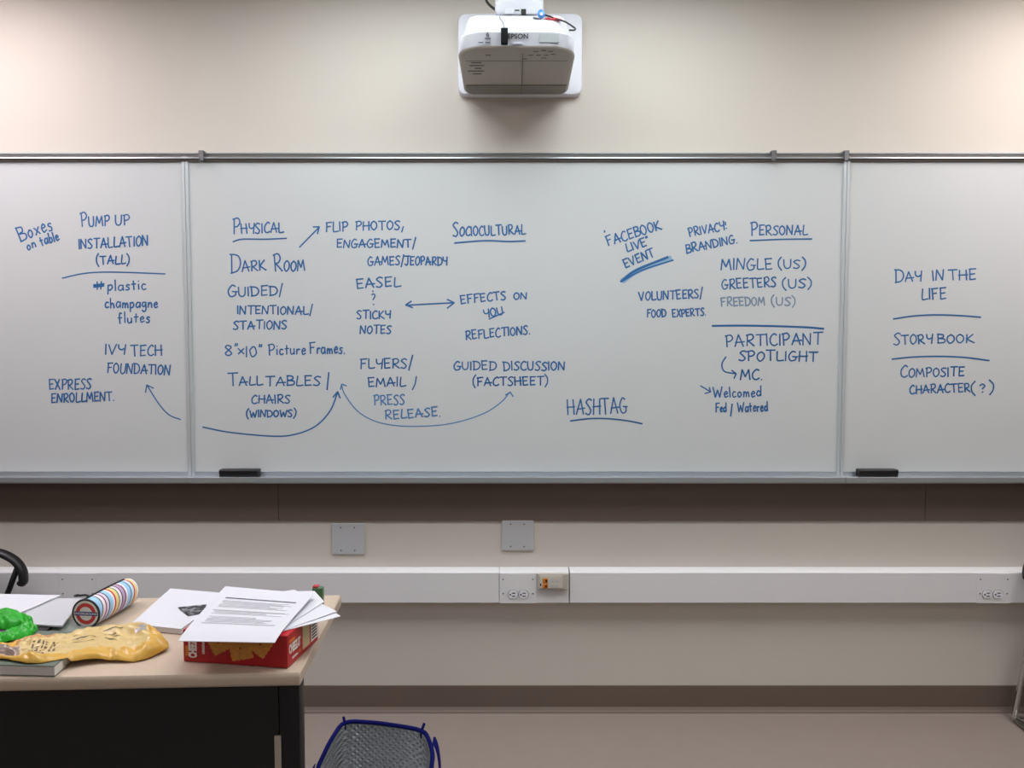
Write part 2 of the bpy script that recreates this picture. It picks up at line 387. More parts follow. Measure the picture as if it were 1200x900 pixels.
note(B1, 'blue handwriting reading TALL TABLES / CHAIRS (WINDOWS)', W('TALL', 267.5, 452, 307.5, 451, 10.5, 1.4) + W('TABLES', 311.3, 452, 375, 451.5, 11) + [[(385.3, 436.5), (383.3, 456.7)]] + W('CHAIRS', 294.7, 473, 339.7, 472.5, 9.7) + W('(WINDOWS)', 288.7, 489, 346.7, 488.6, 8))
note(B1, 'long curved blue arrow below the windows note', [sm((237.5, 500.5), (270, 506.7), (320, 511.2), (346.7, 508.8), (370, 499.2), (386.7, 481.7), (395.8, 459.7)), [(390.3, 465.5), (395.8, 459), (398.5, 466.5)]])
note(B1, 'blue handwriting reading FLIP PHOTOS, ENGAGEMENT / GAMES/JEOPARDY', W('FLIP', 381.7, 271.5, 407.3, 271, 11) + W('PHOTOS,', 416.7, 270, 472.5, 269, 10) + W('ENGAGEMENT/', 394.5, 290.3, 486.5, 290, 9.6) + W('GAMES/', 431, 311, 472.7, 310.5, 10) + W('JEOPARDY', 474.5, 310.7, 524, 310.5, 10))
note(B1, 'blue handwriting reading EASEL and STICKY NOTES', W('EASEL', 418, 338.2, 469, 335.5, 11) + [[(436.6, 341), (437.4, 341.6)], sm((435.5, 345.5), (438, 344.5), (439.3, 347), (437, 351.5)), [(437.4, 356.4), (438.2, 357)]]
     + W('STICKY', 418.3, 374, 457.5, 373, 9.6) + W('NOTES', 422, 391.5, 458, 391, 9.5))
note(B1, 'blue double headed arrow', [[(475.5, 357.8), (505, 356.2), (532, 354.8)], [(482, 353), (475.5, 357.3), (483.5, 360.5)], [(524, 350.8), (532.3, 354.8), (524, 361.3)]], w=.0028)
note(B1, 'blue handwriting reading SOCIOCULTURAL, underlined', W('SOCIOCULTURAL', 531, 277, 615.7, 274.5, 11, 1.5) + [sm((532.6, 284.8), (568, 282), (595, 283), (615.5, 282.3))])
note(B1, 'blue handwriting reading EFFECTS ON YOU REFLECTIONS', W('EFFECTS', 540, 356.3, 593, 351, 9.6) + W('ON', 602, 351, 617.3, 351, 8) + W('YOU', 568, 372.5, 590, 368, 9.6) + [[(573, 374), (591, 366)]] + W('REFLECTIONS.', 546, 398, 621, 391.6, 10))
note(B1, 'blue handwriting reading FLYERS / EMAIL /', W('FLYERS/', 422, 432, 482.6, 431.5, 11.3) + W('EMAIL', 431.5, 453.5, 475, 452.5, 10.5) + [[(488, 441), (486.5, 450), (483.3, 456.8)]])
note(B1, 'fainter blue handwriting reading PRESS RELEASE', W('PRESS', 438.5, 475, 474, 474, 11.5) + W('RELEASE.', 451.4, 491.5, 516, 487.5, 10.5), ink=1)
note(B1, 'blue handwriting reading GUIDED DISCUSSION (FACTSHEET)', W('GUIDED', 531.6, 433.5, 581.3, 433.5, 9.8) + W('DISCUSSION', 590, 434, 661.8, 434, 10) + W('(FACTSHEET)', 554, 452.5, 642, 451, 10))
note(B1, 'wide curved blue arrow with a head at both ends', [sm((400.5, 451.7), (404, 462.2), (418, 480.8), (436.7, 492.5), (460, 498.3), (488, 499.7), (520.7, 497.6), (548.7, 491.3), (572, 482), (588.3, 470.3), (597.2, 459.8)), (.0028, [(398.9, 456.5), (400.5, 450.3), (406, 452.1)]), (.0028, [(592.3, 463), (597.9, 459.6), (601.3, 464.7)])], ink=1, w=.0023)
note(B1, 'blue handwriting reading HASHTAG, underlined', W('HASHTAG', 665, 486, 735, 484.5, 17.5) + [sm((668.4, 493.3), (690, 490.6), (712, 490.6), (735, 493), (752.6, 496.6))])
note(B1, 'pale blue marker smear', [(.010, sm((730, 329), (748, 317), (786, 303)))], ink=3)
note(B1, 'blue handwriting reading FACEBOOK LIVE EVENT, slanting up with a double underline', W("'", 707, 281, 710, 281, 10) + W('FACEBOOK', 712.8, 288.5, 775.2, 268.5, 11.5) + W('LIVE"', 735, 295.5, 762, 286.5, 9.6) + W('EVENT', 733, 314, 767.5, 300.5, 10)
     + [(.0045, sm((727.5, 330), (746, 316.5), (782.7, 301.3))), (.003, sm((729, 329.8), (753, 316.5), (789, 304.8)))])
note(B1, 'blue handwriting reading PRIVACY and BRANDING', W('PRIVACY:', 808, 277.5, 852, 269, 10) + W('BRANDING.', 804.5, 297, 864, 284.5, 10))
note(B1, 'blue handwriting reading PERSONAL, underlined', W('PERSONAL', 880, 275.7, 946, 275, 11, 1.4) + [sm((879, 282), (916, 280.5), (951.5, 280))])
note(B1, 'blue handwriting reading MINGLE (US), GREETERS (US)', W('MINGLE', 845, 316.5, 905, 316, 12.5) + W('(US)', 912, 314.7, 944, 314, 10) + W('GREETERS', 846, 339, 909.3, 336, 11) + W('(US)', 917, 338, 951, 337, 10) + [])
note(B1, 'faded grey blue handwriting reading FREEDOM (US)', W('FREEDOM', 845, 359.3, 896, 357.5, 10) + W('(US)', 904, 358, 932, 358, 9.5), ink=2)
note(B1, 'dark blue ruled line below the freedom note', [sm((834.7, 381.9), (870, 381.6), (910, 382.3), (945, 383.6), (965.3, 385.3))], w=.0036)
note(B1, 'blue handwriting reading VOLUNTEERS / FOOD EXPERTS', W('VOLUNTEERS/', 749, 352.3, 823, 349, 10) + W('FOOD', 758, 372, 780.5, 371.5, 9) + W('EXPERTS.', 788, 372, 827, 369.5, 8.6))
note(B1, 'blue handwriting reading PARTICIPANT SPOTLIGHT, MC', W('PARTICIPANT', 850.6, 406.5, 963, 403.3, 13.5) + W('SPOTLIGHT', 866, 422.6, 957.4, 423.4, 11.5) + W('MC.', 867.6, 445, 893, 444.5, 12)
     + [sm((850.6, 418.2), (846, 426.7), (849, 435.2), (862, 438)), [(857.4, 434), (862.7, 438), (860.2, 443.5)]])
note(B1, 'blue handwriting reading Welcomed Fed / Watered with a small arrow', [[(820.9, 452.2), (831.9, 458.6)], [(831.3, 454), (832.7, 459.3), (826, 461.2)]] + W('Welcomed', 836, 466, 891.7, 464.5, 12) + W('Fed', 838.4, 483, 851, 482.8, 10.5) + [[(858, 473.4), (856.2, 487.8)]] + W('Watered', 864.5, 483, 899.5, 481.5, 11))
# right board notes
note(B2, 'blue handwriting reading DAY IN THE LIFE, ruled off below', W('DAY', 1048.7, 331, 1079.7, 330, 12, 1.25) + W('IN', 1093, 329, 1105.7, 328.5, 12) + W('THE', 1112, 328.6, 1143.7, 328, 12) + W('LIFE', 1080, 351.5, 1108.8, 350, 12.5) + [sm((1047, 373.8), (1070, 370.3), (1095.5, 369), (1125, 369.8), (1149.3, 371.7))])
note(B2, 'blue handwriting reading STORY BOOK, ruled off below', W('STORY', 1047.4, 404.3, 1092.4, 402.5, 11, 1.25) + W('BOOK', 1098.7, 402.3, 1141, 401.8, 10.5) + [sm((1045.3, 420.9), (1070, 418.4), (1099.7, 417.6), (1130, 418.8), (1159.3, 422.5))])
note(B2, 'blue handwriting reading COMPOSITE CHARACTER (?)', W('COMPOSITE', 1055, 442, 1129.7, 441, 10.5, 1.3) + W('CHARACTER', 1066, 461.5, 1136.7, 459.3, 10) + W('(?)', 1138, 461, 1164.8, 460, 11, gap=.3))

# hooks sliding on the map rail
for px, lab in ((236, 'grey metal rail hook near the left joint of the whiteboards'), (907, 'grey metal rail hook above the personal note of the middle board'), (992, 'grey metal rail hook at the right joint of the whiteboards')):
    p = at_y(px, 183, -.044); bm = NB(); x = p.x
    zz0, zz1 = at_y(600, 190.5, -.044).z, at_y(600, 176, -.044).z
    box(bm, x - .009, x + .009, -.049, -.0435, zz0 + .006, zz1 - .004, bev=.0015)
    box(bm, x - .009, x + .009, -.049, -.012, zz1 - .006, zz1 - .001, bev=.0015)
    tube(bm, [(x, -.046, zz0 + .008), (x, -.056, zz0 + .002), (x, -.066, zz0 + .003), (x, -.070, zz0 + .010)], .003, 8)
    tag(obj('rail_hook', bm, STEEL), lab, 'hook', 'hooks on the map rail')
# erasers
def eraser(px0, px1, lab):
    a, b = at_y(px0, 560, -.055).x, at_y(px1, 560, -.055).x
    t = empty('board_eraser', ((a + b) / 2, -.052, TRAY_Z), lab, 'eraser', 'erasers in the marker trays')
    bm = NB(); box(bm, a, b, -.070, -.034, TRAY_Z + .011, TRAY_Z + .029, bev=.004, seg=3)
    for k in range(3): box(bm, a + .006, b - .006, -.0708, -.0700, TRAY_Z + .015 + k * .004, TRAY_Z + .0165 + k * .004)
    obj('grip', bm, BLACK, t, smooth=True, angle=40)
    bm = NB(); box(bm, a + .002, b - .002, -.069, -.035, TRAY_Z, TRAY_Z + .0115, bev=.001); obj('felt_pad', bm, FELT, t)
eraser(258, 304, 'black felt eraser in the tray at the left end of the middle whiteboard')
eraser(1005, 1051, 'black felt eraser in the tray of the right whiteboard')

# ------------------------------------------------------------------ blank wall plates
for (x0, y0, x1, y1, lab) in ((389, 613.5, 427, 649.5, 'blank grey wall plate left of centre, below the brown strip'), (588, 609.5, 625.5, 645, 'blank grey wall plate touching the brown strip above the outlet')):
    a, b = at_y(x0, y1, -.006), at_y(x1, y0, -.006)
    t = empty('blank_wall_plate', ((a.x + b.x) / 2, 0, a.z), lab, 'wall plate', 'blank wall plates')
    bm = NB(); box(bm, a.x, b.x, -.0075, -.0006, a.z, b.z, bev=.0025, seg=3); obj('plate', bm, PLATE, t)
    for u in (.28, .7):
        for v in (.13, .87):
            c = (a.x + (b.x - a.x) * u, a.z + (b.z - a.z) * v)
            bm = NB(); disc_y(bm, c, .0032, -.0087, -.007, 12); box(bm, c[0] - .0028, c[0] + .0028, -.0091, -.0086, c[1] - .0006, c[1] + .0006)
            obj('screw', bm, STEEL, t)
# ------------------------------------------------------------------ raceway
RY = -.052
rz0, rz1 = at_y(600, 707, RY).z, at_y(600, 671.5, RY).z
ztop = at_y(600, 666, -.02).z
def rx(px): return at_y(px, 690, RY).x
def raceway(x0, x1, lab):
    bm = NB(); pr = [(-.001, rz0), (RY + .003, rz0), (RY, rz0 + .003), (RY, rz1), (RY + .004, rz1 + .004), (-.016, ztop), (-.001, ztop)]
    loft(bm, [[(x, y, z) for y, z in pr] for x in (x0, x1)])
    return tag(obj('cable_raceway', bm, RACE), lab, 'raceway', 'wall raceway sections')
raceway(RX0 + .01, rx(585) - .0008, 'long pale grey wall raceway section left of the outlet pair')
raceway(rx(585) + .0008, rx(667.5) - .003, 'short pale grey raceway section carrying the outlet and data box')
raceway(rx(667.5) + .001, RX1 - .01, 'long pale grey wall raceway section right of the data box')
def outlet_cover(x0, x1, lab, sockets=True, cxs=()):
    a, b = rx(x0), rx(x1); y = RY - .0003
    t = empty('outlet_cover' if sockets else 'blank_raceway_cover', ((a + b) / 2, y, rz0), lab, 'outlet' if sockets else 'cover plate')
    bm = NB(); box(bm, a, b, y - .0022, y, rz0 + .001, rz1 - .001, bev=.0008); obj('cover_plate', bm, RACE, t)
    for xx in (a + .013, b - .013):
        for zz in (rz0 + (rz1 - rz0) * .33, rz0 + (rz1 - rz0) * .8):
            bm = NB(); disc_y(bm, (xx, zz), .0028, y - .0036, y - .002, 10); obj('screw', bm, STEEL, t)
    for px in cxs:
        c = (rx(px), rz0 + (rz1 - rz0) * .30)
        bm = NB(); n = 20
        pts = [(c[0] + .0175 * math.cos(2 * math.pi * k / n), c[1] + max(-.0145, min(.0145, .0175 * math.sin(2 * math.pi * k / n)))) for k in range(n)]
        loft(bm, [[(x, y - .002, z) for x, z in pts], [(x, y - .0055, z) for x, z in pts]])
        k = obj('socket', bm, WHITEP, t)
        bm = NB(); pts2 = [(c[0] + (x - c[0]) * 1.12, c[1] + (z - c[1]) * 1.12) for x, z in pts]
        loft(bm, [[(x, y - .002, z) for x, z in pts2], [(x, y - .0026, z) for x, z in pts2]]); obj('socket_rim', bm, STEEL, k)
        bm = NB()                                             # the receptacle lies on its side
        box(bm, c[0] - .004, c[0] + .009, y - .0060, y - .0054, c[1] + .004, c[1] + .0075)
        box(bm, c[0] - .004, c[0] + .008, y - .0060, y - .0054, c[1] - .0075, c[1] - .004)
        disc_y(bm, (c[0] - .010, c[1]), .0032, y - .0060, y - .0054, 10); obj('slot', bm, DARK, k)
outlet_cover(585.5, 628.5, 'duplex outlet cover on the raceway left of the orange jack box', cxs=(601.2, 613.5))
outlet_cover(1144, 1184, 'duplex outlet cover near the right end of the raceway', cxs=(1156.5, 1169))
outlet_cover(70, 113, 'blank screwed cover on the raceway behind the striped pencil case', sockets=False)
# data jack box
a, b = at_y(630, 691, RY - .012), at_y(665, 672, RY - .012)
t = empty('data_jack_box', ((a.x + b.x) / 2, RY, a.z), 'small data box with two orange jacks on the raceway', 'data outlet')
bm = NB(); box(bm, a.x, b.x, RY - .018, RY - .0004, a.z, b.z, bev=.003, seg=3); obj('housing', bm, mat('jack_box_plastic', 'B9B2AA', .5), t)
bm = NB(); box(bm, a.x + .007, b.x - .018, RY - .0205, RY - .0175, a.z + .008, b.z - .006, bev=.001); obj('face_insert', bm, mat('jack_insert', 'CDC7BC', .5), t)
for k in range(2):
    zc = a.z + .017 + k * .020; xc = a.x + .028
    bm = NB(); box(bm, xc - .010, xc + .010, RY - .0235, RY - .020, zc - .0085, zc + .0085, bev=.0015); j = obj('jack', bm, ORANGE, t, label='orange network jack')
    bm = NB(); box(bm, xc - .002 + k * .002, xc + .007, RY - .0240, RY - .0234, zc - .005, zc + .004); obj('jack_opening', bm, mat('jack_port', '6A3208', .6) if k == 0 else DARK, j)
for k, xx in enumerate((.052, .070)):
    bm = NB()
    for zz in (.017, .036): box(bm, a.x + xx - .006, a.x + xx + .006, RY - .0212, RY - .0203, a.z + zz - .006, a.z + zz + .006)
    obj('blank_port', bm, PLATE, t)
bm = NB(); box(bm, a.x + .0085, a.x + .013, RY - .0212, RY - .0203, a.z + .016, a.z + .026); obj('port_label', bm, DARK, t)

# ------------------------------------------------------------------ projector
PW, PYF, PYB = .186, -.455, -.036
z_bot = at_y(600, 55.5, PYF).z; z_ft = at_y(600, 34, PYF).z; z_top = at_y(600, 17.5, PYF + .085).z
PJW = mat('projector_white', 'B6B6BE', .45); PJG = mat('projector_grey', 'AFA9A0', .55); PJD = mat('projector_dark_grey', '898680', .55)
pc = (PYF + PYB) / 2; hd = (PYB - PYF) / 2; xc = at_y(605.5, 50, PYF).x
T = empty('projector', (xc, pc, z_bot), 'white short-throw projector with a grey underside hung from the wall above the middle whiteboard', 'projector')
bm = NB(); rings = []
zs = [z_bot + .028, z_bot + .034, z_bot + .036, z_ft - .006, z_ft, z_ft + .004]
def ring(z, hx, yf, yb, r):
    out = []; rb = min(r, .03)
    for sx, y0, rr_, a0 in ((1, yb, rb, 0), (-1, yb, rb, 90), (-1, yf, r, 180), (1, yf, r, 270)):
        sy = 1 if y0 == yb else -1
        for k in range(9):
            a = R(a0 + 90 * k / 8); out.append((xc + sx * (hx - rr_) + rr_ * math.cos(a), y0 - sy * rr_ + rr_ * math.sin(a), z))
    return out
mid = z_bot + .010
for z, hx, yf, r in ((z_bot + .002, PW - .012, PYF + .008, .075), (mid, PW - .001, PYF + .006, .085), (z_ft - .010, PW - .002, PYF - .001, .085), (z_ft - .002, PW - .006, PYF + .004, .082), (z_ft + .002, PW - .012, PYF + .012, .078),
                     (z_top - .006, PW - .030, PYF + .082, .03), (z_top, PW - .036, PYF + .090, .03)):
    rings.append(ring(z, hx, yf, PYB, r))
def slope(bm):
    for v in bm.verts:
        if v.co.z < z_bot + .03: v.co.z -= .013 * (v.co.y - PYF) / (PYB - PYF)
    return bm
loft(bm, rings); slope(bm); obj('casing', bm, PJW, T, smooth=True, angle=35)
bm = NB()
loft(bm, [ring(z_bot + .0065, PW + .0006, PYF + .0044, PYB + .001, .086), ring(z_bot + .002, PW - .003, PYF + .007, PYB + .0006, .083), ring(z_bot, PW - .006, PYF + .010, PYB, .080)], cap0=False)
slope(bm); obj('underside_cover', bm, PJG, T, smooth=True, angle=35, label='grey underside')
# rear darker strip, seams and foot sockets below
def ux(px): return px
yb1 = at_z(600, 96, z_bot).y; ys1 = at_z(600, 70, z_bot).y
bm = NB(); pts = [(x, y) for x, y in rrect(0, pc, PW - .014, hd - .001, .070, 8) if True]
poly = [(xc - PW + .009, yb1)] + [(xc + x, y) for x, y in [(-(PW - .010), PYB - .03), (-(PW - .016), PYB - .012), (-(PW - .03), PYB - .003), (PW - .03, PYB - .003), (PW - .016, PYB - .012), (PW - .010, PYB - .03)]] + [(xc + PW - .009, yb1)]
loft(bm, [[(x, y, z_bot - .0002) for x, y in poly], [(x, y, z_bot - .003) for x, y in poly]]); slope(bm); obj('rear_underside_panel', bm, PJD, T, label='darker grey panel')
bm = NB()
sx = at_z(612, 80, z_bot).x
box(bm, sx - .0008, sx + .0008, PYF + .05, PYB - .01, z_bot - .0034, z_bot - .0001); box(bm, xc - PW + .02, xc + PW - .02, ys1 - .0008, ys1 + .0008, z_bot - .0008, z_bot - .0001)
for k in range(5):                                             # printed lines on the underside
    p = at_z(560 - k % 2 * 4, 72 + k * 3, z_bot); box(bm, p.x - .022 + (k % 3) * .006, p.x + .012 + (k % 2) * .02, p.y - .004, p.y + .004, z_bot - .0006, z_bot - .0001)
for px, py in ((572, 64), (628, 60), (637, 59), (645, 60), (622, 64), (631, 64), (640, 64), (648, 63), (615, 68), (637, 67)):
    p = at_z(px, py, z_bot); box(bm, p.x - .008, p.x + .008, p.y - .004, p.y + .002, z_bot - .0006, z_bot - .0001)
slope(bm); obj('underside_marking', bm, mat('marking_grey', '5C5953', .6), T)
bm = NB(); yf = PYF - .0018
zl = at_y(606, 43, PYF).z; M = frame_m((at_y(607, 43, PYF).x, yf, zl), (1, 0, 0), (0, 0, 1))
text_bm(bm, 'EPSON', .0212, M, bold=.0004); obj('brand_lettering', bm, BLACK, T)
bm = NB()
text_bm(bm, '6', .020, frame_m((at_y(571.5, 41, PYF).x, yf, at_y(571.5, 41, PYF).z), (1, 0, 0), (0, 0, 1)), bold=.001)
for x0, x1, y0, y1 in ((568, 575, 44.3, 45.6), (560.5, 566.5, 49.2, 50.4), (568.5, 574.8, 48.8, 50.6)):
    a, b = at_y(x0, y1, yf), at_y(x1, y0, yf); box(bm, a.x, b.x, yf, yf + .0012, a.z, b.z)
obj('front_marking', bm, PRINT_D, T)
a, b = at_y(601, 54.5, yf), at_y(613, 49, yf); bm = NB(); box(bm, a.x, b.x, yf, yf + .003, max(a.z, z_bot + .009), b.z, bev=.0008); obj('infrared_window', bm, mat('infrared_window', 'A9A8B4', .3), T)
a, b = at_y(632.5, 49, yf), at_y(655, 39.5, yf); bm = NB()
vs = [(a.x, PYF + .0018, a.z), (b.x, PYF + .0028, a.z), (b.x, PYF - .0012, b.z), (a.x, PYF - .0022, b.z)]
loft(bm, [vs, [(x, y + .005, z) for x, y, z in vs]]); obj('sticker', bm, mat('sticker', 'A3A9AC', .45), T)
# mounting: wall plate and arm
MW = mat('mount_white', 'DDDDE6', .45)
a, b = at_y(536.5, 111.5, -.03), at_y(683, 26, -.03)
T2 = empty('projector_wall_mount', (xc, 0, a.z), 'white wall mount plate and arm behind and above the projector', 'projector mount')
bm = NB()
hx, hz = (b.x - a.x) / 2, .145; cx, cz = (a.x + b.x) / 2, a.z + .145
loft(bm, [[(x, y, z) for x, z in rrect(cx, cz, hx + e, hz + e, .03, 6)] for y, e in ((-.0006, 0), (-.026, 0), (-.032, -.003), (-.034, -.008))])
obj('wall_plate', bm, MW, T2, smooth=True, angle=35)
aw = .078; axc = at_y(608.5, 10, -.36).x
bm = NB(); z0a = z_top + .001; z1a = at_y(600, 1, -.37).z + .004
rg = []
for y, hx2, zz0, zz1 in ((-.030, aw, z0a + .03, z1a + .045), (-.30, aw, z0a + .018, z1a + .045), (-.352, aw, z0a, z1a + .006), (-.364, aw - .004, z0a, z1a), (-.368, aw - .012, z0a + .003, z1a - .008)):
    rg.append([(axc + x, y, z) for x, z in rrect(0, (zz0 + zz1) / 2, hx2, (zz1 - zz0) / 2, .014, 4)])
loft(bm, rg); obj('arm', bm, mat('arm_white', 'B0B1BA', .45), T2, smooth=True, angle=40)
ya = -.3685
for px in (596.5, 621.5):
    bm = NB(); p = at_y(px, 13.5, ya); box(bm, p.x - .014, p.x + .014, ya - .003, ya + .002, p.z - .009, p.z + .009, bev=.002)
    obj('port_cover', bm, PJW, T2)
bm = NB()
p = at_y(613.5, 14, ya); box(bm, p.x - .0075, p.x + .0075, ya - .003, ya + .002, p.z - .008, p.z + .008)
for px in (606,): p = at_y(px, 12, ya); box(bm, p.x - .007, p.x + .007, ya - .001, ya + .002, p.z - .0015, p.z + .0015)
obj('port', bm, DARK, T2)
# cables
bm = NB(); tube(bm, spline([at_y(566, -8, -.2), at_y(572, 4, -.25), at_y(580, 11, -.31), at_y(586, 14, -.36)], 6), .0045, 8)
tag(obj('mount_cable', bm, BLACK), 'thick black cable left of the projector arm', 'cable')
tm = empty('hanging_dongle', at_y(591, 52, PYF - .016), 'small black tag hanging on a thin cord over the projector front', 'dongle')
bm = NB(); tube(bm, spline([at_y(586, 19, PYF + .07), at_y(585.5, 21, PYF + .03), at_y(589, 26, PYF - .002), at_y(591, 33, PYF - .012)], 6), .0011, 6); obj('cord', bm, BLACK, tm)
bm = NB(); DNG = mat('dongle_black', '0C0C0E', .85, spec=.2)
a, b = at_y(587, 52, PYF - .014), at_y(595.2, 33.2, PYF - .014); box(bm, a.x, b.x, PYF - .022, PYF - .0045, a.z, b.z, bev=.003, seg=3); obj('tag_body', bm, DNG, tm, smooth=True, angle=40)
tk = empty('cable_bundle', at_y(640, 22, -.37), 'red and black cable ends with a blue tag on the projector top right', 'cable')
bm = NB(); tube(bm, spline([at_y(637, 17, -.372), at_y(645, 19.5, -.385), at_y(652, 22.5, -.40), at_y(661, 25, -.41), at_y(668, 29, -.425), at_y(674, 33.5, -.44), at_y(672.5, 35.3, -.45), at_y(667, 35.3, -.455)], 6), .0028, 8); obj('black_lead', bm, BLACK, tk)
REDP = mat('red_plastic', 'B5303A', .45)
bm = NB(); pts = [at_y(637, 23, -.385), at_y(643, 22.3, -.39), at_y(646, 22.8, -.392), at_y(650, 22.6, -.395), at_y(654, 23.2, -.398), at_y(658, 23.4, -.40)]
tube(bm, pts, .004, 8, rs=[.003, .0055, .003, .0058, .005, .003]); obj('red_plug', bm, REDP, tk, smooth=True, label='red plug')
bm = NB(); p = at_y(634.2, 16.3, -.392)
bmesh.ops.create_uvsphere(bm, u_segments=16, v_segments=10, radius=.0125, matrix=Matrix.Translation(p) @ Matrix.Diagonal((1, .55, 1.1, 1))); obj('blue_cap', bm, mat('blue_plastic', '3F7FC4', .4), tk, smooth=True, label='blue round cap')
bm = NB(); a = at_y(634.4, 16.3, -.4); bmesh.ops.create_uvsphere(bm, u_segments=10, v_segments=6, radius=.005, matrix=Matrix.Translation(a) @ Matrix.Diagonal((1, .4, 1, 1))); obj('cap_mark', bm, WHITEP, tk, smooth=True)
bm = NB(); tube(bm, [at_y(625, 20.7, -.388), at_y(634, 22.8, -.388)], .0026, 8); obj('plug_tip', bm, STEEL, tk)

# ------------------------------------------------------------------ table
ZT = .75; TH = .028
c_fr, c_br = at_z(351, 789, ZT), at_z(400, 697, ZT)
ey = (c_br - c_fr).normalized(); ex = Vector((ey.y, -ey.x, 0)); dep = (c_br - c_fr).length; LEN = 1.524
def tp(u, v, z=ZT): p = c_fr + ex * u + ey * v; return Vector((p.x, p.y, z))       # u<0 to the left along the front edge
LAM = mat('beige_laminate', 'C4B09E', .42, var=.035, vscale=60)
TB = empty('table', tp(-LEN / 2, dep / 2, 0), 'beige laminate table with a black panel front, in the lower left', 'table')
bm = NB(); pr = []
for v, z in ((0.004, -.0), (.001, -.004), (0, -.010), (0, -.020), (.003, -.026), (.007, -TH)): pr.append((v, z))
prf = pr + [(dep - .006, -TH), (dep - .001, -TH + .005), (dep, -.006), (dep - .004, 0)]
e = []
for u in (-LEN, -LEN + .003, -.003, 0):
    k = .003 if u in (-LEN, 0) else 0
    e.append([tp(u, min(max(v, k), dep - k), ZT + max(-TH + k, min(z, -k))) for v, z in prf])
loft(bm, e); obj('tabletop', bm, LAM, TB, smooth=True, angle=40)
TZ = ZT - TH - .0005
MT = Matrix((ex, ey, Vector((0, 0, 1)))).transposed().to_4x4(); MT.translation = Vector((c_fr.x, c_fr.y, 0))
bm = NB(); box(bm, -LEN + .0485, -.0475, .016, .030, .10, TZ, bev=.001, M=MT); obj('modesty_panel', bm, BLACKM, TB)
for s in (0, 1):
    u1 = -.004 if s == 0 else -LEN + .046
    bm = NB(); box(bm, u1 - .042, u1, .014, .060, .03, TZ, bev=.004, M=MT); box(bm, u1 - .030, u1 - .006, .062, .075, .05, TZ - .03, bev=.002, M=MT)
    box(bm, u1 - .045, u1 + .002, -.004 + .01, .30, .004, .03, bev=.006, M=MT); obj('leg', bm, BLACKM, TB, smooth=True, angle=40)
    bm = NB(); box(bm, u1 - .044 - (.09 if s == 0 else -.09), u1 - (.09 if s == 0 else -.09), .034, dep - .06, TZ - .03, TZ, bev=.002, M=MT); obj('support_rail', bm, BLACKM, TB)
pa = at_z(325.5, 862, .0); d = ray(325.5, 862); t0 = (c_fr + ey * .013 - O).dot(ey) / d.dot(ey); q = O + d * t0; uu = (q - c_fr).dot(ex)
bm = NB(); box(bm, uu - .0065, uu + .0065, .010, .0155, .12, q.z, bev=.001, M=MT); obj('edge_strip', bm, mat('pale_metal_strip', 'B3A99D', .5, .1), TB, label='pale grey vertical strip')

# ------------------------------------------------------------------ things on the table
def quad_pts(c, nu, nv, fn=None):
    """bilinear grid over corners (front-left, front-right, back-right, back-left)"""
    fl, fr, br, bl = [Vector(p) for p in c]; g = []
    for j in range(nv + 1):
        v = j / nv; row = []
        for i in range(nu + 1):
            u = i / nu; p = (fl * (1 - u) + fr * u) * (1 - v) + (bl * (1 - u) + br * u) * v
            if fn: p = p + fn(u, v)
            row.append(p)
        g.append(row)
    return g
def sheet_bm(bm, g, th, mi=0):
    nv, nu = len(g), len(g[0])
    top = [[bm.verts.new(p) for p in r] for r in g]; bot = [[bm.verts.new(p - Vector((0, 0, th))) for p in r] for r in g]
    for j in range(nv - 1):
        for i in range(nu - 1):
            bm.faces.new((top[j][i], top[j][i+1], top[j+1][i+1], top[j+1][i])).material_index = mi
            bm.faces.new((bot[j][i], bot[j+1][i], bot[j+1][i+1], bot[j][i+1])).material_index = mi
    edge = [(0, i) for i in range(nu)] + [(j, nu - 1) for j in range(1, nv)] + [(nv - 1, i) for i in range(nu - 2, -1, -1)] + [(j, 0) for j in range(nv - 2, 0, -1)]
    for k in range(len(edge)):
        a, b = edge[k], edge[(k + 1) % len(edge)]
        bm.faces.new((top[a[0]][a[1]], bot[a[0]][a[1]], bot[b[0]][b[1]], top[b[0]][b[1]])).material_index = mi
def on_sheet(c, u, v, dz, fn=None):
    fl, fr, br, bl = [Vector(p) for p in c]; p = (fl * (1 - u) + fr * u) * (1 - v) + (bl * (1 - u) + br * u) * v
    if fn: p = p + fn(u, v)
    return p + Vector((0, 0, dz))
def decal(bm, c, u0, u1, v0, v1, dz, fn=None, n=4, th=.0002, mi=0):
    n2 = max(1, n // 2)
    sheet_bm(bm, [[on_sheet(c, u0 + (u1 - u0) * i / n, v0 + (v1 - v0) * j / n2, dz, fn) for i in range(n + 1)] for j in range(n2 + 1)], th, mi)

# --- cracker box
bl0, nr0, fr0 = at_z(215, 775, ZT + .001), at_z(337, 783.5, ZT + .001), at_z(377.5, 750.5, ZT + .001)
bx = (nr0 - bl0).normalized(); by = Vector((-bx.y, bx.x, 0)); BL, BD, BH = (nr0 - bl0).length, .156, .068
RED = mat('red_card', 'B3121C', .4, var=.03, vscale=30)
CB = empty('cracker_box', bl0 + bx * BL / 2 + by * BD / 2, 'red cracker box lying flat at the right end of the table under loose sheets', 'box')
MB_ = frame_m(bl0, bx, by)
bm = NB(); box(bm, 0, BL, 0, BD, 0, BH, bev=.002, M=MB_); obj('carton', bm, RED, CB)
def fpt(u, z, d=.0): return bl0 + bx * u - by * d + Vector((0, 0, z))          # on the long front side
def spt(v, z, d=.0): return bl0 + bx * (BL + d) + by * v + Vector((0, 0, z))   # on the right side
YEL = mat('yellow_card', 'E3C01F', .45); CRK = mat('cracker_orange', 'CE8A3A', .7, var=.35, vscale=110); CRD = mat('cracker_hole', '8A4E12', .8)
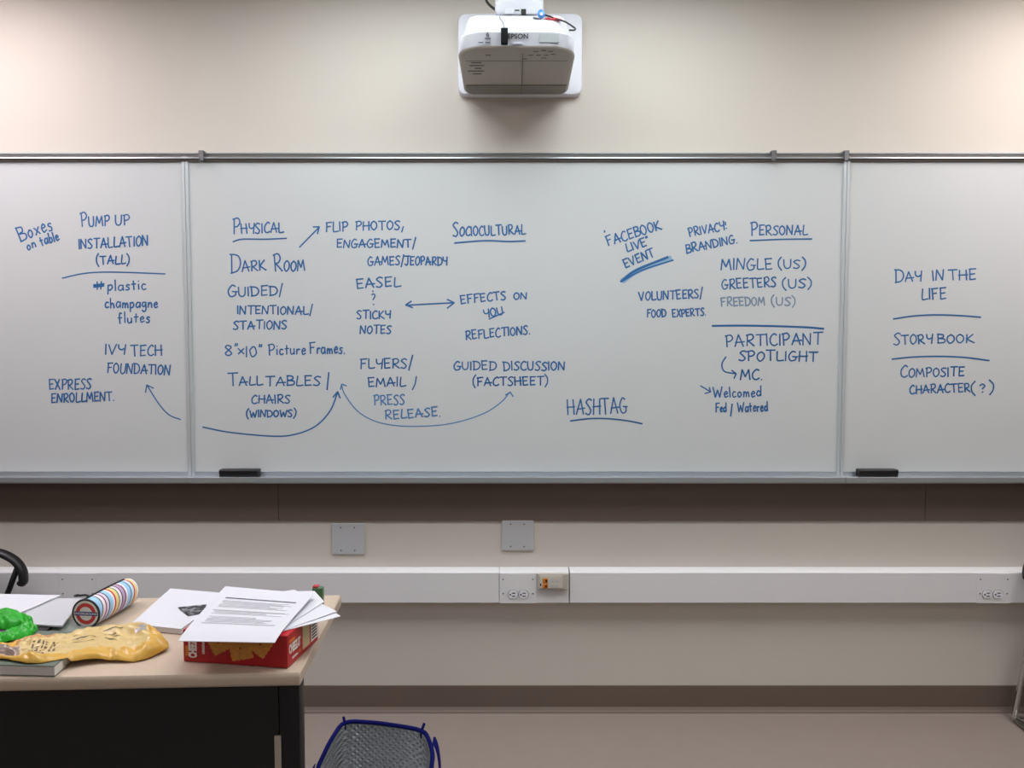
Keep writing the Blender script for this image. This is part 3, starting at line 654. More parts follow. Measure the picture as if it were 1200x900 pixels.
WPR = mat('white_print', 'EFE9E4', .5); ORP = mat('orange_print', 'DE7A1E', .5); CREAM = mat('cream_print', 'D9C79A', .5)
def SX(k): return Matrix.Diagonal((k, 1, 1, 1))
def rot_front(u, z): return frame_m(fpt(u, z, .0004), (0, 0, 1), tuple(-bx))        # text running up the side
bm = NB(); text_bm(bm, 'CHEEZ-IT', .024, rot_front(.0225, .035) @ SX(.50), bold=.0012); text_bm(bm, 'ORIGINAL', .0075, rot_front(.046, .034) @ SX(.9), bold=.0003); obj('side_lettering', bm, WPR, CB, label='white lettering running up the long side')
bm = NB(); box(bm, .005, .012, -.0006, 0, .013, .034, M=MB_); obj('orange_mark', bm, ORP, CB)
for k, (u, z, ang, s) in enumerate(((.080, .045, 28, .043), (.128, .036, 12, .048), (.172, .047, 55, .044))):
    bm = NB(); ca, sa = math.cos(R(ang)), math.sin(R(ang)); pts = []; n = 9
    for sd in range(4):
        for i in range(n):
            t_ = -1 + 2 * i / n; amp = .04 * (1 if i % 2 else -1); q = [(t_, -1 - amp), (1 + amp, t_), (-t_, 1 + amp), (-1 - amp, -t_)][sd]
            X, Z = q[0] * s / 2, q[1] * s / 2; pts.append((max(.055, u + X * ca - Z * sa), min(BH - .003, max(.002, z + X * sa + Z * ca))))
    loft(bm, [[fpt(x, zz, .0001) for x, zz in pts], [fpt(x, zz, .0006 + .0002 * k) for x, zz in pts]])
    hole = [(u + .0025 * math.cos(i * .785), z + .0025 * math.sin(i * .785)) for i in range(8)]
    loft(bm, [[fpt(x, zz, .0006) for x, zz in hole], [fpt(x, zz, .0010 + .0002 * k) for x, zz in hole]], mis=[1])
    obj('cracker_picture', bm, [CRK, CRD], CB, label='printed orange square cracker')
MS = lambda v, z: frame_m(spt(v, z, .0004), by, (0, 0, 1))
bm = NB(); text_bm(bm, 'CHEEZ-IT', .0255, MS(.035, .034) @ SX(.50), bold=.0012); text_bm(bm, 'ORIGINAL', .007, MS(.036, .013) @ SX(.9), bold=.0002); obj('end_lettering', bm, WPR, CB, label='white lettering on the short end')
bm = NB(); box(bm, BL, BL + .0005, .010, .036, .048, .054, M=MB_); box(bm, BL, BL + .0005, .053, .064, .012, .018, M=MB_); obj('orange_mark', bm, ORP, CB)
bm = NB(); box(bm, BL, BL + .0005, .074, .110, .010, .060, M=MB_); obj('recipe_panel', bm, CREAM, CB)
bm = NB(); box(bm, BL, BL + .0005, .117, .151, .010, .062, M=MB_)
for k in range(7): box(bm, BL, BL + .0008, .121, .147, .015 + k * .0065, .0185 + k * .0065, mi=1, M=MB_)
obj('facts_panel', bm, [WPR, PRINT_D], CB)
bm = NB(); box(bm, .004, .060, .02, BD - .004, BH, BH + .0005, M=MB_); obj('yellow_panel', bm, YEL, CB, label='yellow panel on top')

# --- loose sheets on the box
def sheet(name, px4, zs, lab, group, sag=0, curl=0, th=.0009, seed=0, lift=0, prt=None, bmp=0, rip=.0008):
    c = [at_z(px, py, z) for (px, py), z in zip(px4, zs)]
    def fn(u, v): return Vector((0, 0, sag * math.sin(math.pi * u) * (1 - v) + curl * v * v * u + lift * math.sin(math.pi * v) + bmp * ((1 - math.exp(-8 * v)) - v) + rip * noise.noise((u * 2 + seed, v * 2, seed))))
    bm = NB(); sheet_bm(bm, quad_pts(c, 14, 14, fn), th)
    if prt is None: return tag(obj(name, bm, PAPER, smooth=True, angle=50), lab, 'sheet of paper', group), c, fn
    base = c[0].lerp(c[2], .5); base.z = min(zs)
    T = empty(name, base, lab, 'sheet of paper', group); obj('page', bm, PAPER, T, smooth=True, angle=50); return T, c, fn
ZB = ZT + BH + .0012
G = 'loose sheets on the cracker box'
sheet('paper_sheet', ((322, 742), (399.5, 722), (352, 693), (290, 701)), (ZB + .0008, ZB + .0025, ZB + .0025, ZB + .0008), 'lowest white sheet under the others, poking out furthest right over the box', G, th=.0006, seed=3, rip=.0002)
sheet('paper_sheet', ((328, 740), (395, 716.5), (345, 691), (285, 700)), (ZB + .0018, ZB + .005, ZB + .005, ZB + .0018), 'white sheet below the printed one with its corner out right', G, th=.0006, seed=5, rip=.0002)
sheet('paper_sheet', ((331, 737), (380, 705), (368.5, 692.5), (280, 694)), (ZB + .0028, ZB + .0075, ZB + .008, ZB + .0028), 'white sheet just under the printed top page', G, th=.0006, seed=7, rip=.0002)
T, c, fn = sheet('printed_sheet', ((209, 751), (322, 753), (368, 696), (264, 687)), (ZB - .003, ZB - .003, ZB + .019, ZB + .017), 'topmost printed white page hanging over the front of the cracker box', G, th=.0010, seed=1, prt=1, bmp=.0085, rip=.0004)
bm = NB(); bm2 = NB(); random.seed(3)
decal(bm2, c, .12, .90, .745, .765, .0006, fn, 8)
for k in range(24):
    v = .27 + k * .0185
    if k in (7, 8, 14, 15): continue
    decal(bm, c, .12 + (.03 if k % 5 == 0 else 0), random.uniform(.62, .93), v, v + .006, .0005, fn, 8)
for v in (.255, .50): decal(bm, c, .10, .88, v, v + .015, .0006, fn, 8)
obj('printed_text', bm, PRINT_L, T); obj('heading_rule', bm2, PRINT_D, T)
bm = NB(); p = at_z(372, 701, ZT + .001)
# small packet behind the sheets
gp = empty('small_green_packet', at_z(373, 712, ZT), 'small green and red packet standing behind the loose sheets at the table end', 'packet')
p = at_z(373, 714, ZT)
bm = NB(); box(bm, -.013, .013, -.009, .009, .001, .056, bev=.002, M=Matrix.Translation(p)); obj('packet_body', bm, mat('packet_green', '4F7A55', .4, var=.3, vscale=150), gp)
bm = NB(); box(bm, -.012, .002, -.008, .008, .0562, .0605, bev=.001, M=Matrix.Translation(p)); obj('packet_top', bm, REDP, gp, label='red top')

# --- white paper stack
c4 = [at_z(153.5, 731, ZT + .014), at_z(212, 737, ZT + .014), at_z(272, 697, ZT + .014), at_z(199.5, 689.5, ZT + .022)]
PS = empty('paper_stack', (c4[0] + c4[2]) / 2 * 1 - Vector((0, 0, (c4[0].z + c4[2].z) / 2 - ZT)), 'thick stack of white paper with a dark picture on top, beside the pencil case', 'paper stack')
fns = lambda u, v: Vector((0, 0, .003 * u * v))
bm = NB(); g = quad_pts(c4, 10, 10, fns)
top = [[bm.verts.new(p) for p in r] for r in g]; bot = [[bm.verts.new((p.x, p.y, ZT + .0015)) for p in r] for r in g]
n = 11
for j in range(10):
    for i in range(10):
        bm.faces.new((top[j][i], top[j][i+1], top[j+1][i+1], top[j+1][i])); bm.faces.new((bot[j][i], bot[j+1][i], bot[j+1][i+1], bot[j][i+1]))
edge = [(0, i) for i in range(n)] + [(j, n - 1) for j in range(1, n)] + [(n - 1, i) for i in range(n - 2, -1, -1)] + [(j, 0) for j in range(n - 2, 0, -1)]
for k in range(len(edge)):
    a, b = edge[k], edge[(k + 1) % len(edge)]; bm.faces.new((top[a[0]][a[1]], bot[a[0]][a[1]], bot[b[0]][b[1]], top[b[0]][b[1]]))
obj('pages', bm, PAPER, PS)
bm = NB(); q = [at_z(213, 722, 0), at_z(240, 718, 0), at_z(243, 707.5, 0), at_z(208, 711.5, 0)]
q = [at_z(220, 721.5, ZT + .017), at_z(238, 718.5, ZT + .0172), at_z(242.5, 708, ZT + .0195), at_z(208.5, 711.5, ZT + .0195)]
PH = bpy.data.materials.new('printed_picture'); PH.use_nodes = True; nt = PH.node_tree; pb = nt.nodes['Principled BSDF']; pb.inputs['Roughness'].default_value = .5
tc = nt.nodes.new('ShaderNodeTexCoord'); nn = nt.nodes.new('ShaderNodeTexNoise'); nn.inputs['Scale'].default_value = 60; cr = nt.nodes.new('ShaderNodeValToRGB')
cr.color_ramp.elements[0].position = .45; cr.color_ramp.elements[0].color = (.012, .012, .016, 1); cr.color_ramp.elements[1].position = .72; cr.color_ramp.elements[1].color = (.4, .4, .44, 1)
nt.links.new(tc.outputs['Object'], nn.inputs['Vector']); nt.links.new(nn.outputs['Fac'], cr.inputs[0]); nt.links.new(cr.outputs[0], pb.inputs['Base Color'])
sheet_bm(bm, quad_pts(q, 2, 2), .0004); obj('printed_picture', bm, PH, PS, label='dark printed picture')
# --- thin dark sheet, drawn as a dark line below the stack
bm = NB(); c5 = [at_z(160, 739, ZT + .0014), at_z(212, 742, ZT + .0014), at_z(262, 703, ZT + .0014), at_z(205, 697, ZT + .0014)]
sheet_bm(bm, quad_pts(c5, 2, 2), .0011); tag(obj('thin_dark_sheet', bm, mat('dark_sheet', '3A3A40', .5)), 'thin dark sheet under the thick white paper stack', 'folder')

# --- books, folders at the left
BOOKC = mat('book_cover', '5F6A60', .45, var=.1, vscale=25)
c6 = [at_z(-60, 790, ZT + .001), at_z(64, 793, ZT + .001), at_z(112, 752, ZT + .001), at_z(-30, 748, ZT + .001)]
BK = empty('book', (c6[0] + c6[2]) / 2, 'thick paperback with a grey green cover under the yellow bag at the front edge', 'book')
up = lambda c, z: [Vector((p.x, p.y, z)) for p in c]
bm = NB(); sheet_bm(bm, quad_pts(up(c6, ZT + .0205), 1, 1), .0175); obj('page_block', bm, PAPER2, BK)
bm = NB(); sheet_bm(bm, quad_pts(up(c6, ZT + .0225), 1, 1), .0018); sheet_bm(bm, quad_pts(up(c6, ZT + .0028), 1, 1), .0018); obj('cover', bm, BOOKC, BK)
c7 = [at_z(28, 746, ZT + .006), at_z(70, 748, ZT + .006), at_z(116, 733, ZT + .006), at_z(70, 722, ZT + .006)]
bm = NB(); sheet_bm(bm, quad_pts(c7, 1, 1), .005); tag(obj('green_folder', bm, mat('sage_card', '7F877E', .55)), 'sage grey folder between the striped pencil case and the yellow bag', 'folder')
c8 = [at_z(36, 741, ZT + .0125), at_z(52, 741, ZT + .0125), at_z(80, 716, ZT + .0125), at_z(10, 712, ZT + .0125)]
bm = NB(); sheet_bm(bm, quad_pts(c8, 1, 1), .006); tag(obj('notebook', bm, mat('black_cover', '1A181C', .5)), 'black notebook under the silver grey folder by the green bag', 'notebook')
c9 = [at_z(30, 731, ZT + .017), at_z(73, 734, ZT + .017), at_z(96, 702, ZT + .017), at_z(-20, 700, ZT + .017)]
bm = NB(); sheet_bm(bm, quad_pts(c9, 6, 6, lambda u, v: Vector((0, 0, .002 * u * u))), .004); tag(obj('plastic_folder', bm, mat('silver_folder', 'C6C5CC', .3)), 'silver grey plastic folder behind the green bag', 'folder')
sheet('paper_sheet', ((-40, 718), (22, 718.5), (71, 697.3), (-20, 695.5)), (ZT + .0215, ZT + .0215, ZT + .0225, ZT + .0225), 'white sheet lying on the silver grey folder at the left edge', None, th=.0025, seed=9)

# --- pencil case
pf, pb_ = at_z(101, 719, ZT + .0345), at_z(154, 691, ZT + .0345)
PR = .0335
ax = (pb_ - pf); ax.z = 0; PL = ax.length; ax.normalize(); sd = Vector((ax.y, -ax.x, 0))
base = pf.lerp(pb_, .5); base.z = ZT
PCS = empty('pencil_case', base, 'striped cylindrical pencil case with a round red and blue badge end', 'pencil case')
cols = ['9FC6E6', '26232B', 'E9DCE4', '7C3A4E', 'D7C8DC', '26232B', '9FC6E6', 'E8E6EA', 'C93A34', 'E6D08C', '3E5A3A', 'E9DCE4', '26232B', 'B89BC0', '7C3A4E', 'E9E4EA', '9FC6E6', '2E4A7A', 'BFD9EC', 'C93A34', 'E8CC96', 'E9E4EA', '26232B', '9FC6E6', 'D3C6DA']
wid = [1.6, .45, 1.3, .6, 1.2, .5, 1.8, .8, .8, 1.5, .5, 1.2, .5, 1.4, .7, 1, 1.8, .5, 1.4, .7, 1.4, 1, .5, 1.6, 1]
smats = {}; ml = []
for cc in cols:
    if cc not in smats: smats[cc] = mat('stripe_' + cc, cc, .7); ml.append(smats[cc])
seqs = [(c_, w_) for c_, w_ in zip(cols, wid)]; tot = sum(wid); stops = [0]; s_ = 0
for w_ in wid: s_ += w_; stops.append(s_ / tot)
rings = []; mis = []
def cas_r(t): return PR * (.97 + .05 * math.sin(math.pi * t)) * (1 if t < .86 else math.sqrt(max(0, 1 - ((t - .86) / .145) ** 2)) * .8 + .2)
for k, t_ in enumerate(stops):
    for extra in ((0,) if k in (0, len(stops) - 1) else (0,)):
        r = cas_r(t_); ring_ = []
        for i in range(28):
            an = 2 * math.pi * i / 28; sk = .012 * math.sin(an) * (0 if k == 0 else 1) * min(1, (1 - t_) * 6)
            ring_.append(pf + ax * (t_ * PL + sk) + sd * (r * math.cos(an)) + Vector((0, 0, r * math.sin(an))))
        rings.append(ring_)
    if k < len(cols): mis.append(ml.index(smats[cols[k]]))
bm = NB(); loft(bm, rings, mis=mis); obj('fabric_body', bm, ml, PCS, smooth=True, angle=60)
def cdisc(r0, r1, d0, d1, n=32):
    bm = NB(); R1 = [[pf - ax * d + sd * (r * math.cos(2 * math.pi * i / n)) + Vector((0, 0, r * math.sin(2 * math.pi * i / n))) for i in range(n)] for r, d in ((r0, d0), (r0, d1), (r1, d1), (r1, d0))]
    return bm, R1
bm = NB(); _, R1 = cdisc(PR + .0005, 0, 0, .001); n = 32
tube(bm, [pf + sd * ((PR - .001) * math.cos(2 * math.pi * i / n)) + Vector((0, 0, (PR - .001) * math.sin(2 * math.pi * i / n))) for i in range(n)], .0026, 8, closed=True); obj('end_piping', bm, BLACK, PCS, smooth=True)
def cyl(r, d0, d1, m, nm, lab=None):
    bm = NB(); loft(bm, [[pf - ax * d + sd * (r * math.cos(2 * math.pi * i / 36)) + Vector((0, 0, r * math.sin(2 * math.pi * i / 36))) for i in range(36)] for d in (d0, d1)]); return obj(nm, bm, m, PCS, label=lab)
cyl(PR - .002, -.002, .0012, mat('badge_white', 'EDEAEC', .6), 'badge_disc')
bm = NB(); rr = [[pf - ax * d + sd * (r * math.cos(2 * math.pi * i / 36)) + Vector((0, 0, r * math.sin(2 * math.pi * i / 36))) for i in range(36)] for r, d in ((.0250, .001), (.0250, .0017), (.0165, .0017), (.0165, .001))]
loft(bm, rr, cap0=False, cap1=False); obj('badge_ring', bm, mat('badge_red', 'CF3B3B', .6), PCS, label='red ring of the badge')
bm = NB(); Mb = frame_m(pf - ax * .0018, sd, (0, 0, 1)); box(bm, -.0285, .0285, -.0046, .0046, -.0006, .0004, M=Mb); obj('badge_bar', bm, mat('badge_blue', '2D3F86', .6), PCS, label='blue bar of the badge')
bm = NB(); text_bm(bm, 'UNDERGROUND', .0074, frame_m(pf - ax * .0024, sd, (0, 0, 1))); obj('badge_lettering', bm, WPR, PCS)
bm = NB(); tube(bm, [pf + ax * (t_ * PL) + Vector((0, 0, cas_r(t_) + .0002)) - sd * .004 for t_ in [.0, .1, .2, .3, .4, .5, .6, .7, .8, .86]], .0028, 8); obj('zip', bm, BLACK, PCS)
bm = NB(); zp = pf + Vector((0, 0, PR + .004)) + ax * .012
tube(bm, [zp, zp - sd * .010 + Vector((0, 0, .002)), zp - sd * .024], .0026, 8); tube(bm, [zp - sd * .024 + Vector((0, .006 * math.cos(a), .0)) - sd * (.006 + .006 * math.sin(a)) for a in [k * .785 for k in range(8)]], .0018, 6, closed=True)
obj('zip_pull', bm, mat('dark_steel', '3A3A3E', .35, .7), PCS)

# --- yellow crisp bag (flattened, wrinkled)
def inside(p, q):
    r = [(q[(k + 1) % 4].x - q[k].x) * (p.y - q[k].y) - (q[(k + 1) % 4].y - q[k].y) * (p.x - q[k].x) for k in range(4)]
    return all(v > -.002 for v in r) or all(v < .002 for v in r)
def support(p):
    z = ZT + .001
    for q, h in ((c6, .0236), (c7, .0072), (c8, .0137), (c9, .0202)):
        if inside(p, q): z = max(z, ZT + h)
    return z
def pillow(name, back, front, zb, zf, puff, mats, seed, wr, nu=60, nv=26, under=.35, mfn=None, fu=7, fv=3.2):
    B = spline([at_z(x, y, z) for (x, y), z in zip(back, zb)], 12); Fp = spline([at_z(x, y, z) for (x, y), z in zip(front, zf)], 12)
    def pick(L, t): s = t * (len(L) - 1); i = min(int(s), len(L) - 2); return L[i].lerp(L[i + 1], s - i)
    bm = NB(); T_, Bt = [], []
    for j in range(nv + 1):
        v = j / nv; r1, r2 = [], []
        for i in range(nu + 1):
            u = i / nu; p = pick(Fp, u).lerp(pick(B, u), v)
            env = (max(0, 1 - (2 * v - 1) ** 4)) ** .6 * (max(0, 1 - (2 * u - 1) ** 8)) ** .6
            q = Vector((u * fu + v * 1.3, v * fv, seed)); h = puff(u, v) * env
            w1 = abs(noise.noise(q * 1.1)) + .6 * abs(noise.noise(q * 2.3 + Vector((3, 1, 2)))) + .22 * noise.noise(q * 4.5)
            t_ = p + Vector((0, 0, h + wr * (w1 - .35) * (.3 + env)))
            lo = p.z - h * under; fl = support(p); t_.z = max(t_.z, fl + .0012); r1.append(bm.verts.new(t_))
            r2.append(bm.verts.new((p.x, p.y, min(t_.z - .0008, max(fl, lo)))))
        T_.append(r1); Bt.append(r2)
    for j in range(nv):
        for i in range(nu):
            m_ = mfn((i + .5) / nu, (j + .5) / nv) if mfn else 0
            bm.faces.new((T_[j][i], T_[j][i+1], T_[j+1][i+1], T_[j+1][i])).material_index = m_
            bm.faces.new((Bt[j][i], Bt[j+1][i], Bt[j+1][i+1], Bt[j][i+1]))
    edge = [(0, i) for i in range(nu + 1)] + [(j, nu) for j in range(1, nv + 1)] + [(nv, i) for i in range(nu - 1, -1, -1)] + [(j, 0) for j in range(nv - 1, 0, -1)]
    for k in range(len(edge)):
        a, b = edge[k], edge[(k + 1) % len(edge)]; bm.faces.new((T_[a[0]][a[1]], Bt[a[0]][a[1]], Bt[b[0]][b[1]], T_[b[0]][b[1]]))
    tops = [[v.co.copy() for v in r] for r in T_]
    return bm, tops
YB1 = mat('yellow_film', 'CFA144', .33, var=.12, vscale=22); YB2 = mat('pale_yellow_film', 'D2B67C', .35, var=.1, vscale=40)
puff = lambda u, v: .009 + .013 * max(0, u - .35) ** .8 + (.012 if u > .78 else 0) * math.sin(math.pi * min(1, (u - .78) / .2))
bm, tops = pillow('crisp_bag', ((-30, 757), (14, 755), (48, 749), (84, 743), (120, 735), (165, 737), (197, 752)), ((-40, 770), (5, 772), (42, 777), (110, 772), (162, 774), (198, 758)),
                  (ZT + .030, ZT + .030, ZT + .028, ZT + .028, ZT + .020, ZT + .012, ZT + .012), (ZT + .025, ZT + .027, ZT + .025, ZT + .012, ZT + .004, ZT + .010), puff, None, 4.2, .013, nu=96, nv=34,
                  mfn=lambda u, v: 2 if (u < .30 - .10 * v and .10 < v < .66 - .3 * u) else (1 if (.22 < u < .88 and v > .16 + .3 * max(0, u - .62)) else 0))
cen = tops[17][48].copy(); cen.z = ZT
CBG = empty('snack_bag', cen, 'crumpled yellow plastic snack bag lying along the left of the table', 'snack bag')
obj('bag_film', bm, [YB1, YB2, mat('bag_inside_film', '9A8880', .35, .3)], CBG, smooth=True)
def tpick(u, v, dz=.0006):
    s = u * 96; i = min(int(s), 95); r = v * 34; j = min(int(r), 33)
    a = tops[j][i].lerp(tops[j][i+1], s - i); b = tops[j+1][i].lerp(tops[j+1][i+1], s - i); return a.lerp(b, r - j) + Vector((0, 0, dz))
def bagdecal(bm, u0, u1, v0, v1, n=8, m=2):
    g = [[bm.verts.new(tpick(u0 + (u1 - u0) * i / n, v0 + (v1 - v0) * j / m)) for i in range(n + 1)] for j in range(m + 1)]
    for j in range(m):
        for i in range(n): bm.faces.new((g[j][i], g[j][i+1], g[j+1][i+1], g[j+1][i]))
bm = NB(); random.seed(5)
for u0, wd, v0, n in ((.335, .012, .20, 1), (.36, .018, .2, 1), (.39, .008, .18, 1), (.405, .012, .18, 1), (.432, .010, .22, 1), (.45, .008, .22, 1)):
    for k in range(4): bagdecal(bm, u0, u0 + wd, v0 + .1 * k, v0 + .1 * k + random.uniform(.04, .085), 2, 2)
for k in range(5): bagdecal(bm, .52, .52 + random.uniform(.05, .11), .30 + k * .08, .315 + k * .08, 6, 1)
for k in range(5): bagdecal(bm, .66, .66 + random.uniform(.04, .09), .35 + k * .08, .365 + k * .08, 6, 1)
obj('bag_print', bm, mat('brown_print', '6A563A', .5), CBG, smooth='keep')
bm = NB(); bagdecal(bm, .20, .42, .80, .93, 10, 3); obj('orange_print', bm, mat('bag_orange', 'CF9058', .4), CBG, smooth='keep')
bm = NB(); bagdecal(bm, .80, .86, .55, .80, 4, 4); obj('foil_patch', bm, mat('foil_grey', 'A8A3A8', .3, .4), CBG, smooth='keep')

# --- green bag
GRN = mat('green_film', '1FA31C', .36, var=.2, vscale=18)
GB = empty('plastic_bag', at_z(10, 742, ZT), 'crumpled bright green plastic bag at the left edge of the table', 'plastic bag')
bm, _ = pillow('bag', ((-60, 717), (-10, 717), (14, 719), (27, 722.5), (35, 729), (40, 735)), ((-60, 739), (-10, 738), (8, 737), (20, 736), (30, 738), (40.5, 739)),
               (ZT + .034, ZT + .034, ZT + .034, ZT + .032, ZT + .028, ZT + .022), (ZT + .030, ZT + .030, ZT + .030, ZT + .028, ZT + .025, ZT + .020), lambda u, v: .016 + .006 * math.sin(5 * v + 3 * u), None, 11.3, .010, nu=50, nv=24, under=.3, fu=3.4, fv=1.2)
obj('bag_body', bm, GRN, GB, smooth=True)
bm, _ = pillow('bag', ((-20, 750), (0, 746), (12, 740), (24, 736), (36, 734.5), (44.5, 737)), ((-20, 756), (0, 754), (10, 751), (22, 748.5), (36, 745.5), (44.5, 741)),
               (ZT + .034, ZT + .034, ZT + .032, ZT + .028, ZT + .024, ZT + .018), (ZT + .034, ZT + .034, ZT + .034, ZT + .030, ZT + .024, ZT + .018), lambda u, v: .012, None, 3.7, .014, nu=50, nv=24, under=.3, fu=4, fv=1.4)
obj('bag_fold', bm, GRN, GB, smooth=True)
bm = NB(); sheet_bm(bm, quad_pts([at_z(-25, 747, ZT + .028), at_z(3, 746, ZT + .028), at_z(11, 738, ZT + .028), at_z(-20, 738, ZT + .028)], 1, 1), .009)
tag(obj('pouch', bm, mat('purple_card', '6A3F6E', .5)), 'small purple pouch between the folds of the green bag', 'pouch')

# ------------------------------------------------------------------ insulated bag on the floor
BLUE = mat('navy_fabric', '0A1058', .9, spec=.15, bump=.3, bscale=400)
BZ = .335
oc = [at_z(372, 905, BZ - .03), at_z(379, 885, BZ - .012), at_z(391, 862, BZ - .004), at_z(404, 847, BZ), at_z(430, 846.3, BZ), at_z(462, 850, BZ), at_z(494, 856.5, BZ), at_z(503, 868, BZ - .004), at_z(507, 885, BZ - .01), at_z(506, 905, BZ - .02)]
fl_, fr_ = Vector((-.40, -1.12, BZ - .02)), Vector((-.20, -1.14, BZ - .02))
rim = oc + [fr_ + Vector((.025, .03, 0)), fr_, (fl_ + fr_) / 2 + Vector((0, -.01, 0)), fl_, fl_ + Vector((-.06, .03, 0))]
rim = [rim[-1]] + rim[:-1]
cen = sum(rim, Vector()) / len(rim); cen.z = 0
IB = empty('insulated_bag', cen, 'open navy insulated shopping bag with quilted silver lining on the floor', 'bag')
rimS = spline(rim, 4, closed=True)
def sc_ring(f, z, off=0): return [Vector((cen.x + (p.x - cen.x) * f, cen.y + (p.y - cen.y) * f, z if z is not None else p.z + off)) for p in rimS]
bm = NB(); loft(bm, [sc_ring(1.012, None), sc_ring(1.03, BZ * .72), sc_ring(.98, BZ * .35), sc_ring(.93, .02), sc_ring(.91, .004)], cap0=False); obj('outer_shell', bm, BLUE, IB, smooth=True, angle=60)
QU = bpy.data.materials.new('quilted_foil'); QU.use_nodes = True; nt = QU.node_tree; p = nt.nodes['Principled BSDF']
p.inputs['Base Color'].default_value = lin('C2C4C8'); p.inputs['Metallic'].default_value = .7; p.inputs['Roughness'].default_value = .24
tc = nt.nodes.new('ShaderNodeTexCoord'); hs = []
for rot in (40, -40):
    mp = nt.nodes.new('ShaderNodeMapping'); mp.inputs['Rotation'].default_value = (0, R(rot), 0)
    wv = nt.nodes.new('ShaderNodeTexWave'); wv.bands_direction = 'Z'; wv.inputs['Scale'].default_value = 24; wv.inputs['Distortion'].default_value = 3.2; wv.inputs['Detail'].default_value = 1.5
    nt.links.new(tc.outputs['Object'], mp.inputs[0]); nt.links.new(mp.outputs[0], wv.inputs['Vector']); hs.append(wv)
mn = nt.nodes.new('ShaderNodeMath'); mn.operation = 'MINIMUM'; nt.links.new(hs[0].outputs['Fac'], mn.inputs[0]); nt.links.new(hs[1].outputs['Fac'], mn.inputs[1])
bu = nt.nodes.new('ShaderNodeBump'); bu.inputs['Strength'].default_value = .6; bu.inputs['Distance'].default_value = .006
nt.links.new(mn.outputs[0], bu.inputs['Height']); nt.links.new(bu.outputs['Normal'], p.inputs['Normal'])
bm = NB(); loft(bm, [sc_ring(.990, None, -.002), sc_ring(.985, BZ * .85), sc_ring(1.0, BZ * .7), sc_ring(.95, BZ * .35), sc_ring(.89, .012)], cap0=False); obj('quilted_lining', bm, QU, IB, smooth=True, angle=60, label='quilted silver lining')
bm = NB(); tube(bm, rimS, .0060, 8, closed=True)
for (px, py), (qx, qy) in (((404, 847), (402.5, 841)), ((494, 856.5), (497.5, 849))):
    a = at_z(px, py, BZ); b = a + Vector(((qx - px) * .0022, 0, (py - qy) * .0028)); tube(bm, [a - Vector((0, 0, .02)), a, b], .004, 8)
obj('rim_binding', bm, BLUE, IB, smooth=True)
def strap(pts, wdir, wd):
    bm = NB(); P = spline(pts, 8); wv_ = Vector(wdir).normalized() * wd / 2; nn_ = []
    for p in P: nn_.append([p - wv_, p + wv_, p + wv_ + Vector((.003, 0, .001)), p - wv_ + Vector((.003, 0, .001))])
    loft(bm, nn_); return obj('handle_strap', bm, BLUE, IB)
r0 = at_z(505, 868, BZ - .01)
strap([r0 + Vector((.003, .0, -.03)), r0 + Vector((.006, 0, .0)), r0 + Vector((.020, -.03, -.012)), r0 + Vector((.030, -.07, -.05)), r0 + Vector((.032, -.10, -.10)), r0 + Vector((.030, -.12, -.15))], (0, 1, .2), .03)
l0 = at_z(371, 900, BZ - .03)
strap([l0 + Vector((-.006, 0, -.08)), l0 + Vector((-.012, 0, -.02)), l0 + Vector((-.006, -.012, .006)), l0 + Vector((-.012, -.05, -.01)), l0 + Vector((-.014, -.08, -.07))], (0, 1, .2), .03)

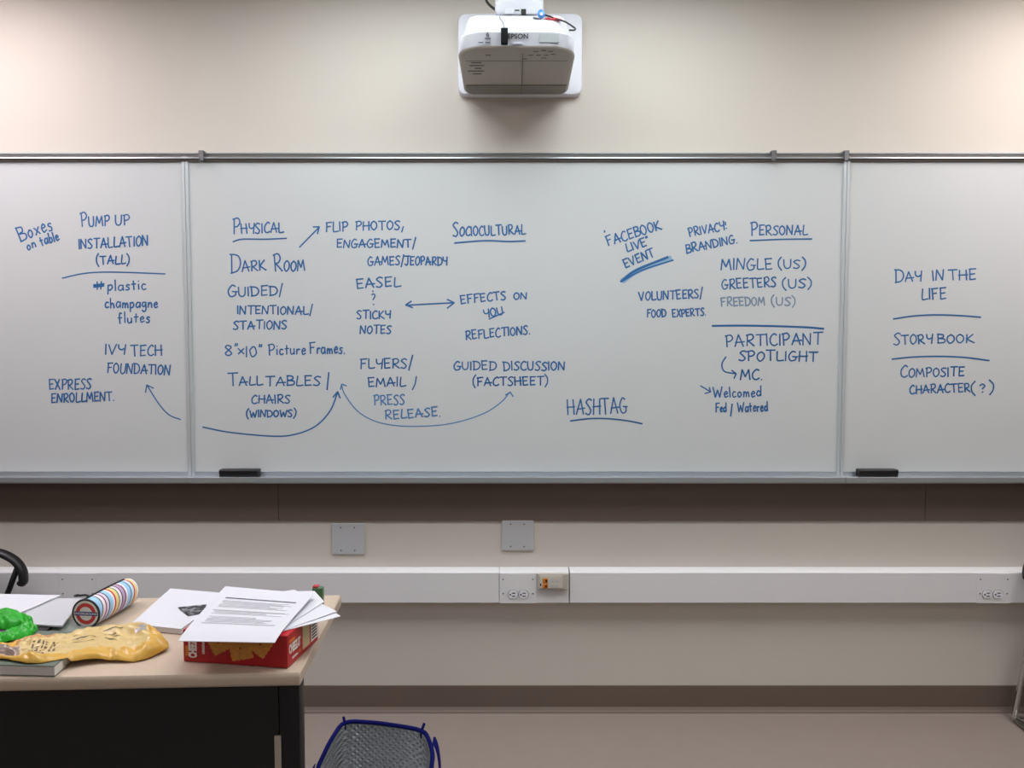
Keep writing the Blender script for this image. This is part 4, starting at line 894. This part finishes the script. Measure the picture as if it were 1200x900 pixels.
# ------------------------------------------------------------------ chairs with looped arms (mostly out of frame)
FABC = mat('chair_fabric', '2A2A30', .85, bump=.3, bscale=300)
def chair(loc, lab):
    """local x: 0 at the front, grows towards the back; y: width"""
    L0 = Vector(loc); T = empty('arm_chair', loc, lab, 'chair', 'arm chairs by the wall'); Wd = .50
    P = lambda x, y, z: L0 + Vector((x, y, z))
    bm = NB()
    box(bm, L0.x + .07, L0.x + .53, L0.y - Wd + .03, L0.y - .03, .43, .485, bev=.018, seg=3); obj('seat', bm, FABC, T, smooth=True, angle=40)
    bm = NB(); rg = []
    for z, dx, hw, th in ((.55, .52, .19, .028), (.60, .53, .215, .03), (.74, .56, .22, .032), (.86, .59, .21, .028), (.90, .60, .18, .02)):
        rg.append([(L0.x + dx + x, L0.y - Wd / 2 + y, z) for x, y in rrect(0, 0, th, hw, .018, 4)])
    loft(bm, rg); obj('backrest', bm, FABC, T, smooth=True, angle=40)
    for y in (-.012, -Wd + .012):
        bm = NB(); pts = spline([P(.20, y, .015), P(.05, y, .013), P(.016, y, .018), P(.012, y, .04), P(.03, y, .16), P(.055, y, .33), P(.07, y, .41), P(.10, y, .425), P(.3, y, .425), P(.5, y, .425)], 6)
        tube(bm, pts, .0105, 10); tube(bm, spline([P(.20, y, .015), P(.42, y, .013), P(.50, y, .016), P(.512, y, .04), P(.515, y, .2), P(.515, y, .425), P(.545, y, .6), P(.58, y, .78)], 6), .0105, 10)
        obj('leg_frame', bm, CHROME, T, smooth=True)
        bm = NB(); pts = spline([P(.50, y, .640), P(.40, y, .652), P(.24, y, .664), P(.13, y, .655), P(.07, y, .628), P(.042, y, .590), P(.038, y, .552), P(.046, y, .540)], 6)
        rg = []
        for i, p in enumerate(pts):
            a = pts[max(0, i - 1)]; b = pts[min(len(pts) - 1, i + 1)]; t_ = (b - a).normalized(); nr = Vector((-t_.z, 0, t_.x)); k = 1 if i > 1 else .8
            rg.append([p + nr * (.014 * k * math.sin(q)) + Vector((0, .022 * k * math.cos(q), 0)) for q in [j * math.pi / 6 for j in range(12)]])
        loft(bm, rg); ar = obj('armrest', bm, BLACK, T, smooth=True, angle=50)
        bm = NB(); tube(bm, [P(.058, y, .600), P(.09, y, .52), P(.13, y, .43)], .010, 10); tube(bm, [P(.46, y, .648), P(.50, y, .60), P(.515, y, .5)], .010, 10); obj('arm_strut', bm, BLACKM, ar, smooth=True)
    bm = NB(); tube(bm, [P(.014, -.012, .0125), P(.008, -Wd + .012, .0125)], .0105, 10); obj('floor_bar', bm, CHROME, T, smooth=True)
    return T
c1 = chair((1.855, -.085, 0), 'chair with chrome sled legs cut by the right edge of the photo')
c2 = copy_tree(c1)
c2['label'] = 'black arm chair behind the table, its looped armrest showing at the left edge'
c2.rotation_euler = (0, 0, R(180)); c2.location = (at_y(34, 669, -.132).x + .024, -.632, 0)
